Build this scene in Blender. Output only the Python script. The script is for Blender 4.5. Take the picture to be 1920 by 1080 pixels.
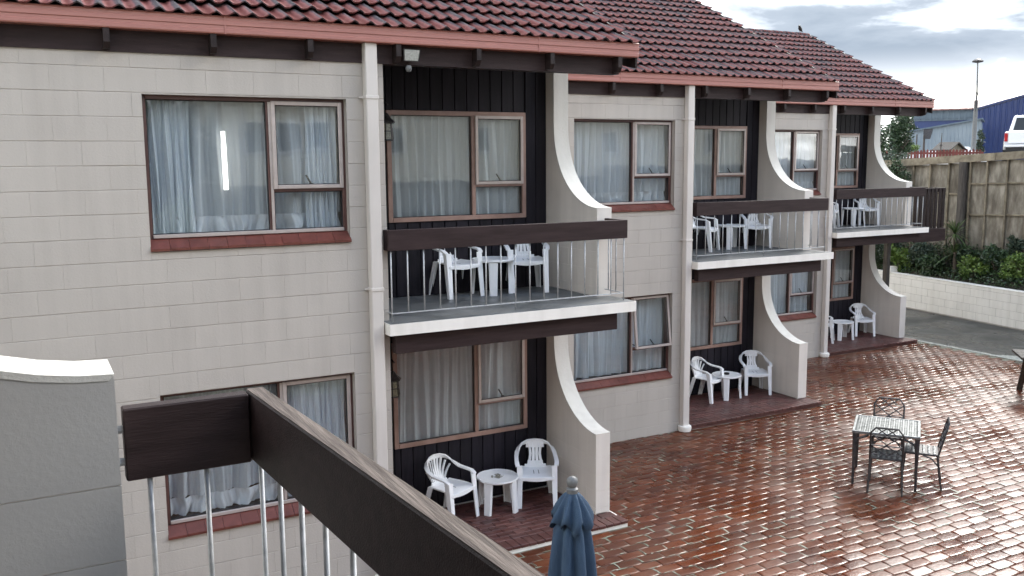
import bpy, math, random
from mathutils import Matrix, Vector
R = math.radians
rnd = random.Random(7)
for o in list(bpy.data.objects):
    bpy.data.objects.remove(o)
SC = bpy.context.scene
COL = SC.collection

# ------------------------------------------------------------------ camera
CAM_P = Vector((-3.0548, -8.2237, 4.2827))
YAW, PITCH, ROLL, FPX = R(-28.1982), R(-7.721), R(-0.4533), 1704.585
fw = Vector((-math.sin(YAW)*math.cos(PITCH), math.cos(YAW)*math.cos(PITCH), math.sin(PITCH)))
rt0 = Vector((math.cos(YAW), math.sin(YAW), 0)); up0 = rt0.cross(fw)
rt = rt0*math.cos(ROLL) + up0*math.sin(ROLL); up = -rt0*math.sin(ROLL) + up0*math.cos(ROLL)
cd = bpy.data.cameras.new('camera'); cam = bpy.data.objects.new('camera', cd); COL.objects.link(cam)
cam.matrix_world = Matrix(((rt.x, up.x, -fw.x, CAM_P.x), (rt.y, up.y, -fw.y, CAM_P.y), (rt.z, up.z, -fw.z, CAM_P.z), (0, 0, 0, 1)))
cd.sensor_width = 36; cd.lens = FPX/1920*36; cd.shift_y = -6.6/1920
cd.clip_start = 0.05; cd.clip_end = 3000
SC.camera = cam

# ------------------------------------------------------------------ sky, sun, exposure
SUN_EL, SUN_AZ = 34, 62                   # azimuth measured from +Y clockwise towards +X
SUN_STRENGTH, SUN_ANGLE, SKY_STRENGTH, EXPOSURE = 0.25, 15, 0.15, 3.72
W = bpy.data.worlds.new('World'); SC.world = W; W.use_nodes = True
nt = W.node_tree; nt.nodes.clear(); N = nt.nodes.new; L = nt.links.new
out = N('ShaderNodeOutputWorld'); bg = N('ShaderNodeBackground'); bg.inputs['Strength'].default_value = SKY_STRENGTH
sky = N('ShaderNodeTexSky'); sky.sky_type = 'NISHITA'; sky.sun_disc = False
sky.sun_elevation = R(SUN_EL); sky.sun_rotation = R(SUN_AZ)
tc = N('ShaderNodeTexCoord'); sep = N('ShaderNodeSeparateXYZ'); L(tc.outputs['Generated'], sep.inputs[0])
def wm(op, a, b=None):
    n = N('ShaderNodeMath'); n.operation = op
    for i, x in enumerate((a, b)):
        if x is None: continue
        if isinstance(x, (int, float)): n.inputs[i].default_value = x
        else: L(x, n.inputs[i])
    return n.outputs[0]
zz = wm('ADD', wm('MAXIMUM', sep.outputs[2], 0.0), 0.16)
cmb = N('ShaderNodeCombineXYZ'); L(wm('DIVIDE', sep.outputs[0], zz), cmb.inputs[0]); L(wm('DIVIDE', sep.outputs[1], zz), cmb.inputs[1])
mp = N('ShaderNodeMapping'); L(cmb.outputs[0], mp.inputs[0]); mp.inputs['Location'].default_value = (10.46, 10.978, 0.0); mp.inputs['Scale'].default_value = (0.95, 0.95, 1)
nz = N('ShaderNodeTexNoise'); L(mp.outputs[0], nz.inputs['Vector']); nz.inputs['Scale'].default_value = 1.0; nz.inputs['Detail'].default_value = 9; nz.inputs['Roughness'].default_value = 0.56; nz.inputs['Distortion'].default_value = 0.35
cr = N('ShaderNodeValToRGB'); L(nz.outputs[0], cr.inputs[0])
e = cr.color_ramp.elements
e[0].position = 0.38; e[0].color = (0.031, 0.037, 0.045, 1)
e[1].position = 0.68; e[1].color = (1, 0.965, 0.91, 1)
for p_, c_ in ((0.48, (0.041, 0.047, 0.055, 1)), (0.545, (0.088, 0.095, 0.103, 1)), (0.605, (0.47, 0.47, 0.465, 1))):
    k = e.new(p_); k.color = c_
cl = N('ShaderNodeVectorMath'); cl.operation = 'SCALE'; L(cr.outputs[0], cl.inputs[0]); cl.inputs['Scale'].default_value = 7.6
nz2 = N('ShaderNodeTexNoise'); L(mp.outputs[0], nz2.inputs['Vector']); nz2.inputs['Scale'].default_value = 0.45; nz2.inputs['Detail'].default_value = 4
cr2 = N('ShaderNodeValToRGB'); L(nz2.outputs[0], cr2.inputs[0]); cr2.color_ramp.elements[0].position = 0.36; cr2.color_ramp.elements[0].color = (0.55,)*3+(1,); cr2.color_ramp.elements[1].position = 0.46
mx = N('ShaderNodeMixRGB'); L(cr2.outputs[0], mx.inputs[0]); L(sky.outputs[0], mx.inputs[1]); L(cl.outputs[0], mx.inputs[2])
# pale band low over the horizon, the same all the way round
hz = wm('POWER', wm('SUBTRACT', 1.0, wm('MINIMUM', wm('MULTIPLY', wm('MAXIMUM', sep.outputs[2], 0.0), 9.0), 1.0)), 1.6)
mx2 = N('ShaderNodeMixRGB'); L(wm('MULTIPLY', hz, 0.8), mx2.inputs[0]); L(mx.outputs[0], mx2.inputs[1]); mx2.inputs[2].default_value = (3.3, 3.25, 3.15, 1)
L(mx2.outputs[0], bg.inputs[0]); L(bg.outputs[0], out.inputs[0])
sd = bpy.data.lights.new('sun', 'SUN'); sun = bpy.data.objects.new('sun', sd); COL.objects.link(sun)
sd.energy = SUN_STRENGTH; sd.angle = R(SUN_ANGLE); sd.color = (1.0, 0.965, 0.91)
SA = R(SUN_AZ)                               # veiled sun stands ahead and to the right, over the yard
sv = Vector((math.sin(SA)*math.cos(R(SUN_EL)), math.cos(SA)*math.cos(R(SUN_EL)), math.sin(R(SUN_EL))))
sky.sun_rotation = SA
sun.rotation_euler = (-sv).to_track_quat('-Z', 'Y').to_euler()
SC.view_settings.view_transform = 'Standard'; SC.view_settings.look = 'None'
SC.view_settings.exposure = EXPOSURE; SC.view_settings.gamma = 1; SC.view_settings.use_curve_mapping = False
SC.cycles.max_bounces = 8; SC.cycles.transparent_max_bounces = 12
SC.cycles.caustics_reflective = False; SC.cycles.caustics_refractive = False

# ------------------------------------------------------------------ materials
def new_mat(name):
    m = bpy.data.materials.new(name); m.use_nodes = True
    t = m.node_tree; b = t.nodes['Principled BSDF']
    return m, t, b
def mat(name, c1, c2=None, scale=3.0, rough=0.6, bump=0.0, bscale=60.0, rand=0.0, metal=0.0, stretch=(1, 1, 1), rough2=None,
        coat=0.0, island=False, c3=None, spec=0.5, rscale=None, sub=0.0, local=False, lo=0.35, hi=0.65):
    m, t, b = new_mat(name); N = t.nodes.new; L = t.links.new
    if local:
        co = N('ShaderNodeTexCoord').outputs['Object']
    else:
        co = N('ShaderNodeNewGeometry').outputs['Position']
    mp = N('ShaderNodeMapping'); L(co, mp.inputs[0]); mp.inputs['Scale'].default_value = stretch
    nz = N('ShaderNodeTexNoise'); L(mp.outputs[0], nz.inputs['Vector']); nz.inputs['Scale'].default_value = scale
    nz.inputs['Detail'].default_value = 6; nz.inputs['Roughness'].default_value = 0.6
    ramp = N('ShaderNodeValToRGB'); L(nz.outputs[0], ramp.inputs[0])
    ramp.color_ramp.elements[0].position = lo; ramp.color_ramp.elements[1].position = hi
    ramp.color_ramp.elements[0].color = (*c1, 1); ramp.color_ramp.elements[1].color = (*(c2 or c1), 1)
    if c3: k = ramp.color_ramp.elements.new((lo+hi)/2); k.color = (*c3, 1)
    col = ramp.outputs[0]
    if rand or island:
        if island:
            rv = N('ShaderNodeNewGeometry').outputs['Random Per Island']
        else:
            rv = N('ShaderNodeObjectInfo').outputs['Random']
        hsv = N('ShaderNodeHueSaturation'); L(col, hsv.inputs['Color'])
        mr = N('ShaderNodeMapRange'); L(rv, mr.inputs[0]); mr.inputs[3].default_value = 1-rand; mr.inputs[4].default_value = 1+rand
        L(mr.outputs[0], hsv.inputs['Value']); col = hsv.outputs[0]
    L(col, b.inputs['Base Color'])
    b.inputs['Metallic'].default_value = metal; b.inputs['Specular IOR Level'].default_value = spec
    if rough2 is None: b.inputs['Roughness'].default_value = rough
    else:
        n3 = N('ShaderNodeTexNoise'); L(mp.outputs[0], n3.inputs['Vector']); n3.inputs['Scale'].default_value = rscale or scale; n3.inputs['Detail'].default_value = 5
        mr = N('ShaderNodeMapRange'); L(n3.outputs[0], mr.inputs[0]); mr.inputs[1].default_value = 0.35; mr.inputs[2].default_value = 0.65
        mr.inputs[3].default_value = rough; mr.inputs[4].default_value = rough2; L(mr.outputs[0], b.inputs['Roughness'])
    b.inputs['Coat Weight'].default_value = coat; b.inputs['Coat Roughness'].default_value = 0.13
    if sub: b.inputs['Subsurface Weight'].default_value = sub
    if bump:
        n2 = N('ShaderNodeTexNoise'); L(mp.outputs[0], n2.inputs['Vector']); n2.inputs['Scale'].default_value = bscale; n2.inputs['Detail'].default_value = 5
        bp = N('ShaderNodeBump'); L(n2.outputs[0], bp.inputs['Height']); bp.inputs['Strength'].default_value = bump; bp.inputs['Distance'].default_value = 0.01
        L(bp.outputs[0], b.inputs['Normal'])
    return m
def streaky(name, clean, dirt, amount=0.5, rough=0.75, bump=0.25, bscale=55):
    """painted surface with soft vertical rain streaks and mottled dirt"""
    m, t, b = new_mat(name); N = t.nodes.new; L = t.links.new
    co = N('ShaderNodeNewGeometry').outputs['Position']
    mp = N('ShaderNodeMapping'); L(co, mp.inputs[0]); mp.inputs['Scale'].default_value = (7, 7, 0.5)
    n1 = N('ShaderNodeTexNoise'); L(mp.outputs[0], n1.inputs['Vector']); n1.inputs['Scale'].default_value = 1.2; n1.inputs['Detail'].default_value = 6
    n2 = N('ShaderNodeTexNoise'); L(co, n2.inputs['Vector']); n2.inputs['Scale'].default_value = 1.3; n2.inputs['Detail'].default_value = 5
    mu = N('ShaderNodeMath'); mu.operation = 'MULTIPLY'; L(n1.outputs[0], mu.inputs[0]); L(n2.outputs[0], mu.inputs[1])
    mr = N('ShaderNodeMapRange'); L(mu.outputs[0], mr.inputs[0]); mr.inputs[1].default_value = 0.2; mr.inputs[2].default_value = 0.42; mr.inputs[4].default_value = amount
    mx = N('ShaderNodeMixRGB'); L(mr.outputs[0], mx.inputs[0]); mx.inputs[1].default_value = (*clean, 1); mx.inputs[2].default_value = (*dirt, 1)
    oi = N('ShaderNodeObjectInfo'); hs = N('ShaderNodeHueSaturation'); L(mx.outputs[0], hs.inputs['Color'])
    m2 = N('ShaderNodeMapRange'); L(oi.outputs['Random'], m2.inputs[0]); m2.inputs[3].default_value = 0.98; m2.inputs[4].default_value = 1.02; L(m2.outputs[0], hs.inputs['Value'])
    L(hs.outputs[0], b.inputs['Base Color']); b.inputs['Roughness'].default_value = rough; b.inputs['Specular IOR Level'].default_value = 0.3
    n3 = N('ShaderNodeTexNoise'); L(co, n3.inputs['Vector']); n3.inputs['Scale'].default_value = bscale; n3.inputs['Detail'].default_value = 6; n3.inputs['Roughness'].default_value = 0.7
    bp = N('ShaderNodeBump'); L(n3.outputs[0], bp.inputs['Height']); bp.inputs['Strength'].default_value = bump; bp.inputs['Distance'].default_value = 0.012
    L(bp.outputs[0], b.inputs['Normal'])
    return m
def glass_mat(name, tint=(0.86, 0.9, 0.9), extra=0.05):
    m, t, b = new_mat(name); t.nodes.remove(b); N = t.nodes.new; L = t.links.new
    tr = N('ShaderNodeBsdfTransparent'); tr.inputs[0].default_value = (*tint, 1)
    gl = N('ShaderNodeBsdfGlossy'); gl.inputs['Roughness'].default_value = 0.02
    fr = N('ShaderNodeFresnel'); bf = N('ShaderNodeNewGeometry')
    mrr = N('ShaderNodeMapRange'); L(bf.outputs['Backfacing'], mrr.inputs[0]); mrr.inputs[3].default_value = 1.52; mrr.inputs[4].default_value = 1/1.52; L(mrr.outputs[0], fr.inputs[0])
    ad = N('ShaderNodeMath'); ad.operation = 'ADD'; L(fr.outputs[0], ad.inputs[0]); ad.inputs[1].default_value = extra
    mx = N('ShaderNodeMixShader'); L(ad.outputs[0], mx.inputs[0]); L(tr.outputs[0], mx.inputs[1]); L(gl.outputs[0], mx.inputs[2])
    nz = N('ShaderNodeTexNoise'); nz.inputs['Scale'].default_value = 1.6; co = N('ShaderNodeNewGeometry'); L(co.outputs['Position'], nz.inputs['Vector'])
    bp = N('ShaderNodeBump'); L(nz.outputs[0], bp.inputs['Height']); bp.inputs['Strength'].default_value = 0.03; bp.inputs['Distance'].default_value = 0.05
    L(bp.outputs[0], gl.inputs['Normal'])
    L(mx.outputs[0], t.nodes['Material Output'].inputs[0])
    return m
def net_mat(name, col, clear):
    m, t, b = new_mat(name); t.nodes.remove(b); N = t.nodes.new; L = t.links.new
    d = N('ShaderNodeBsdfDiffuse'); d.inputs[0].default_value = (*col, 1)
    tl = N('ShaderNodeBsdfTranslucent'); tl.inputs[0].default_value = (*col, 1)
    tr = N('ShaderNodeBsdfTransparent')
    a = N('ShaderNodeMixShader'); a.inputs[0].default_value = 0.3; L(d.outputs[0], a.inputs[1]); L(tl.outputs[0], a.inputs[2])
    b2 = N('ShaderNodeMixShader'); L(a.outputs[0], b2.inputs[1]); L(tr.outputs[0], b2.inputs[2])
    # sheer cloth closes up where it is seen edge-on in a fold
    lw = N('ShaderNodeLayerWeight'); lw.inputs[0].default_value = 0.35
    mr = N('ShaderNodeMapRange'); L(lw.outputs['Facing'], mr.inputs[0]); mr.inputs[3].default_value = clear; mr.inputs[4].default_value = clear*0.15
    L(mr.outputs[0], b2.inputs[0])
    L(b2.outputs[0], t.nodes['Material Output'].inputs[0])
    return m
def tile_mat():
    m, t, b = new_mat('roof_tile_concrete'); N = t.nodes.new; L = t.links.new
    tc = N('ShaderNodeTexCoord'); sp = N('ShaderNodeSeparateXYZ'); L(tc.outputs['Object'], sp.inputs[0])
    def mth(op, a, bb):
        n = N('ShaderNodeMath'); n.operation = op
        for i, x in enumerate((a, bb)):
            if isinstance(x, (int, float)): n.inputs[i].default_value = x
            else: L(x, n.inputs[i])
        return n.outputs[0]
    ph = mth('MULTIPLY', sp.outputs[0], 2*math.pi/0.15); s = mth('SINE', mth('ADD', ph, 1.15), 0)
    geo = N('ShaderNodeNewGeometry'); nz = N('ShaderNodeTexNoise'); L(geo.outputs['Position'], nz.inputs['Vector']); nz.inputs['Scale'].default_value = 5; nz.inputs['Detail'].default_value = 7
    oi = N('ShaderNodeObjectInfo')
    f = mth('ADD', mth('MULTIPLY', s, 0.46), mth('ADD', mth('MULTIPLY', nz.outputs[0], 0.8), mth('MULTIPLY', oi.outputs['Random'], 0.34)))
    rp = N('ShaderNodeValToRGB'); L(f, rp.inputs[0]); e = rp.color_ramp.elements
    e[0].position = 0.12; e[0].color = (0.12, 0.038, 0.034, 1); e[1].position = 0.98; e[1].color = (0.066, 0.06, 0.066, 1)
    k = e.new(0.52); k.color = (0.205, 0.088, 0.084, 1); k = e.new(0.72); k.color = (0.098, 0.068, 0.073, 1)
    n2 = N('ShaderNodeTexNoise'); L(geo.outputs['Position'], n2.inputs['Vector']); n2.inputs['Scale'].default_value = 38; n2.inputs['Detail'].default_value = 4
    r2 = N('ShaderNodeValToRGB'); L(n2.outputs[0], r2.inputs[0]); r2.color_ramp.elements[0].position = 0.60; r2.color_ramp.elements[1].position = 0.72
    r2.color_ramp.elements[1].color = (0.4, 0.4, 0.4, 1)
    mx = N('ShaderNodeMixRGB'); L(r2.outputs[0], mx.inputs[0]); L(rp.outputs[0], mx.inputs[1]); mx.inputs[2].default_value = (0.24, 0.22, 0.15, 1)
    L(mx.outputs[0], b.inputs['Base Color']); b.inputs['Roughness'].default_value = 0.8; b.inputs['Specular IOR Level'].default_value = 0.05
    bp = N('ShaderNodeBump'); L(n2.outputs[0], bp.inputs['Height']); bp.inputs['Strength'].default_value = 0.25; bp.inputs['Distance'].default_value = 0.006; L(bp.outputs[0], b.inputs['Normal'])
    return m
def leaf_mat(name, c1, c2, rough=0.4):
    m, t, b = new_mat(name); N = t.nodes.new; L = t.links.new
    g = N('ShaderNodeNewGeometry'); rp = N('ShaderNodeValToRGB'); L(g.outputs['Random Per Island'], rp.inputs[0])
    rp.color_ramp.elements[0].color = (*c1, 1); rp.color_ramp.elements[1].color = (*c2, 1)
    L(rp.outputs[0], b.inputs['Base Color']); b.inputs['Roughness'].default_value = rough
    return m
def emit_mat(name, col, s):
    m, t, b = new_mat(name); b.inputs['Base Color'].default_value = (*col, 1)
    b.inputs['Emission Color'].default_value = (*col, 1); b.inputs['Emission Strength'].default_value = s
    return m

MT = {}
MT['block'] = streaky('painted_block', (0.445, 0.41, 0.368), (0.325, 0.295, 0.262), 0.34)
MT['fin'] = streaky('lit_fin_paint', (0.70, 0.65, 0.59), (0.50, 0.46, 0.415), 0.4, bump=0.13)  # wall paint made lighter to paint in the brighter light on the fins
MT['fin_shaded'] = streaky('shaded_fin_paint', (0.46, 0.445, 0.425), (0.34, 0.33, 0.31), 0.4, bump=0.16)  # same paint darkened: balcony shade put into the near fin's colour
MT['mortar'] = streaky('painted_mortar', (0.41, 0.375, 0.34), (0.27, 0.245, 0.22), 0.6)
MT['render'] = streaky('painted_render', (0.66, 0.64, 0.59), (0.45, 0.43, 0.39), 0.5, bump=0.4, bscale=40)
MT['white'] = streaky('white_paint', (0.82, 0.79, 0.73), (0.58, 0.55, 0.49), 0.4, rough=0.6, bump=0.2, bscale=30)
MT['pipe'] = streaky('cream_pipe_paint', (0.60, 0.56, 0.52), (0.46, 0.43, 0.39), 0.5, rough=0.45, bump=0.05)
MT['board'] = mat('dark_stained_boards', (0.009, 0.008, 0.012), (0.018, 0.0155, 0.022), 6, 0.6, 0.2, 50, rand=0.2, spec=0.2, stretch=(3, 3, 0.3))
MT['timber'] = mat('dark_brown_timber', (0.021, 0.0115, 0.0115), (0.037, 0.022, 0.022), 4, 0.55, 0.25, 40, spec=0.25, stretch=(0.6, 6, 6))
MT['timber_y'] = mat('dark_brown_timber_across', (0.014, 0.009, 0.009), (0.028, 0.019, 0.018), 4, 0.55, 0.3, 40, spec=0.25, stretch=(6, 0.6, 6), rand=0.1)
MT['worn'] = mat('worn_grey_timber', (0.045, 0.031, 0.024), (0.15, 0.118, 0.10), 14, 0.75, 0.35, 40, stretch=(5, 0.3, 5), c3=(0.085, 0.064, 0.053))
MT['frame'] = mat('brown_window_timber', (0.24, 0.15, 0.12), (0.33, 0.215, 0.18), 5, 0.4, 0.1, 60)
MT['frame_dark'] = mat('dark_brown_window_timber', (0.07, 0.03, 0.026), (0.105, 0.05, 0.042), 5, 0.4, 0.1, 60)
MT['alu'] = mat('pale_bronze_aluminium', (0.40, 0.345, 0.32), (0.47, 0.41, 0.385), 8, 0.35, metal=0.25)
MT['rubber'] = mat('black_seal', (0.012, 0.012, 0.013), rough=0.6)
MT['sill'] = mat('red_brown_sill_tile', (0.10, 0.03, 0.022), (0.145, 0.045, 0.034), 12, 0.32, 0.1, 60, rand=0.12)
MT['glass'] = glass_mat('window_glass', (0.95, 0.97, 0.97), 0.015)
MT['net'] = net_mat('net_curtain_cloth', (0.80, 0.84, 0.89), 0.2)
MT['sheer'] = net_mat('sheer_curtain_cloth', (0.82, 0.86, 0.91), 0.40)
MT['hem'] = net_mat('lace_hem', (0.84, 0.86, 0.9), 0.12)
MT['room'] = mat('room_plaster', (0.16, 0.15, 0.14), (0.2, 0.19, 0.18), 1, 0.8)
MT['gutter'] = mat('pink_brown_gutter_enamel', (0.33, 0.14, 0.115), (0.375, 0.165, 0.135), 2, 0.38, stretch=(0.3, 3, 3))
MT['tile'] = tile_mat()
MT['galv'] = mat('galvanised_steel', (0.36, 0.37, 0.38), (0.5, 0.51, 0.52), 25, 0.6, metal=0.4)
MT['deck'] = mat('wet_grey_deck_membrane', (0.07, 0.075, 0.075), (0.16, 0.165, 0.165), 3, 0.3, 0.25, 50, rough2=0.7)
MT['paver'] = mat('wet_red_paver', (0.066, 0.0145, 0.0045), (0.112, 0.037, 0.016), 1.6, 0.16, 0.22, 28, rand=0.28, rough2=0.42, rscale=1.1, c3=(0.09, 0.022, 0.007), coat=0.1, spec=0.26)
MT['paver_i'] = mat('wet_red_paver_far', (0.066, 0.0145, 0.0045), (0.112, 0.037, 0.016), 1.6, 0.16, 0.22, 28, rand=0.28, island=True, rough2=0.42, rscale=1.1, c3=(0.09, 0.022, 0.007), coat=0.1, spec=0.26)
MT['terrace'] = mat('damp_terrace_brick', (0.065, 0.022, 0.018), (0.11, 0.042, 0.035), 4, 0.35, 0.2, 60, rand=0.22, rough2=0.6)
MT['joint'] = mat('sandy_mossy_joint', (0.05, 0.045, 0.03), (0.30, 0.305, 0.25), 2.2, 0.7, 0.5, 90, c3=(0.13, 0.13, 0.095), rough2=0.9, spec=0.3)
MT['sand'] = mat('washed_sand_and_lichen', (0.10, 0.11, 0.075), (0.25, 0.265, 0.205), 9, 0.5, 0.4, 80)
MT['asphalt'] = mat('wet_asphalt', (0.014, 0.016, 0.015), (0.04, 0.044, 0.041), 1.2, 0.14, 0.5, 130, rough2=0.5, rscale=0.8)
MT['pale_strip'] = mat('pale_edge_strip', (0.16, 0.17, 0.15), (0.34, 0.35, 0.31), 14, 0.5, 0.7, 90)
MT['plastic'] = mat('white_plastic', (0.84, 0.85, 0.86), (0.88, 0.885, 0.89), 8, 0.34, rand=0.03, local=True)
MT['grime'] = mat('wet_leaf_litter', (0.10, 0.095, 0.07), (0.42, 0.40, 0.34), 90, 0.5)
MT['iron'] = mat('dark_cast_metal', (0.030, 0.030, 0.033), (0.075, 0.07, 0.07), 20, 0.38, 0.15, 120, metal=0.4)
MT['castalu'] = mat('wet_cast_aluminium', (0.13, 0.14, 0.14), (0.26, 0.27, 0.27), 14, 0.38, 0.2, 120, metal=0.7)
MT['umbrella'] = mat('blue_canvas', (0.020, 0.043, 0.080), (0.036, 0.072, 0.122), 5, 0.8, 0.35, 240, stretch=(1, 1, 0.5))
MT['finial'] = mat('grey_plastic_finial', (0.10, 0.103, 0.103), (0.15, 0.153, 0.153), 20, 0.5)
MT['soil'] = mat('dark_soil', (0.025, 0.02, 0.015), (0.06, 0.05, 0.035), 6, 0.9, 0.6, 40)
MT['grass'] = mat('rough_grass_ground', (0.05, 0.075, 0.025), (0.10, 0.12, 0.05), 2, 0.9, 0.5, 60)
MT['gravel'] = mat('yard_gravel', (0.14, 0.135, 0.125), (0.22, 0.21, 0.20), 3, 0.85, 0.5, 60)
MT['ply'] = mat('weathered_plywood', (0.105, 0.09, 0.07), (0.32, 0.30, 0.255), 2.2, 0.8, 0.4, 40, rand=0.16, stretch=(1, 2.2, 0.7), c3=(0.19, 0.172, 0.14))
MT['batten'] = mat('weathered_batten', (0.12, 0.10, 0.07), (0.23, 0.20, 0.145), 5, 0.8, 0.4, 50, rand=0.2)
MT['oldpost'] = mat('dark_tarred_post', (0.035, 0.03, 0.027), (0.085, 0.075, 0.065), 6, 0.75, 0.5, 40, stretch=(5, 5, 0.6))
MT['leaf'] = leaf_mat('dark_leaf', (0.014, 0.032, 0.014), (0.065, 0.11, 0.045), 0.35)
MT['leaf_b'] = leaf_mat('bright_leaf', (0.05, 0.10, 0.018), (0.16, 0.24, 0.05), 0.4)
MT['leaf_g'] = leaf_mat('grey_green_leaf', (0.02, 0.04, 0.026), (0.075, 0.10, 0.065), 0.5)
MT['leaf_s'] = leaf_mat('sword_leaf', (0.035, 0.07, 0.022), (0.12, 0.17, 0.06), 0.4)
MT['bark'] = mat('bark', (0.05, 0.04, 0.03), (0.11, 0.09, 0.07), 12, 0.9, 0.6, 40, stretch=(4, 4, 0.8))
MT['navy'] = mat('navy_cladding', (0.012, 0.028, 0.11), (0.018, 0.04, 0.14), 0.8, 0.4, stretch=(1, 1, 0.3))
MT['greyblue'] = mat('grey_blue_cladding', (0.085, 0.12, 0.155), (0.11, 0.15, 0.185), 0.6, 0.5)
MT['paleblue'] = mat('pale_blue_grey_cladding', (0.17, 0.215, 0.255), (0.22, 0.265, 0.30), 0.6, 0.5)
MT['rust'] = mat('faded_red_iron_roof', (0.16, 0.065, 0.055), (0.27, 0.15, 0.13), 1.5, 0.5)
MT['redfence'] = mat('red_stained_paling', (0.11, 0.022, 0.016), (0.16, 0.036, 0.028), 5, 0.6, rand=0.2)
MT['carwhite'] = mat('white_car_paint', (0.78, 0.79, 0.80), rough=0.22, coat=0.5)
MT['carglass'] = mat('dark_car_glass', (0.03, 0.035, 0.04), rough=0.06)
MT['tail'] = mat('red_lens', (0.35, 0.012, 0.015), rough=0.15)
MT['tyre'] = mat('tyre_rubber', (0.02, 0.02, 0.02), rough=0.8)
MT['lens'] = mat('floodlight_glass', (0.30, 0.31, 0.28), (0.45, 0.45, 0.42), 60, 0.12)
MT['glow'] = emit_mat('glowing_reflection_strip', (1.0, 0.97, 0.90), 0.22)  # emission paints in a bright reflection on the pane, no lamp
MT['amber'] = mat('seeded_lantern_glass', (0.16, 0.15, 0.10), (0.34, 0.32, 0.24), 60, 0.15)
MT['weatherboard'] = mat('cream_weatherboard', (0.55, 0.53, 0.46), (0.62, 0.6, 0.53), 2, 0.6)
MT['brickwall'] = mat('dark_basement_wall', (0.07, 0.065, 0.06), (0.1, 0.095, 0.09), 2, 0.8)
MT['bird'] = mat('black_feathers', (0.012, 0.012, 0.014), (0.03, 0.03, 0.032), 40, 0.5)
MT['hill'] = mat('distant_bush', (0.05, 0.07, 0.05), (0.10, 0.12, 0.09), 0.03, 0.9)

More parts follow.
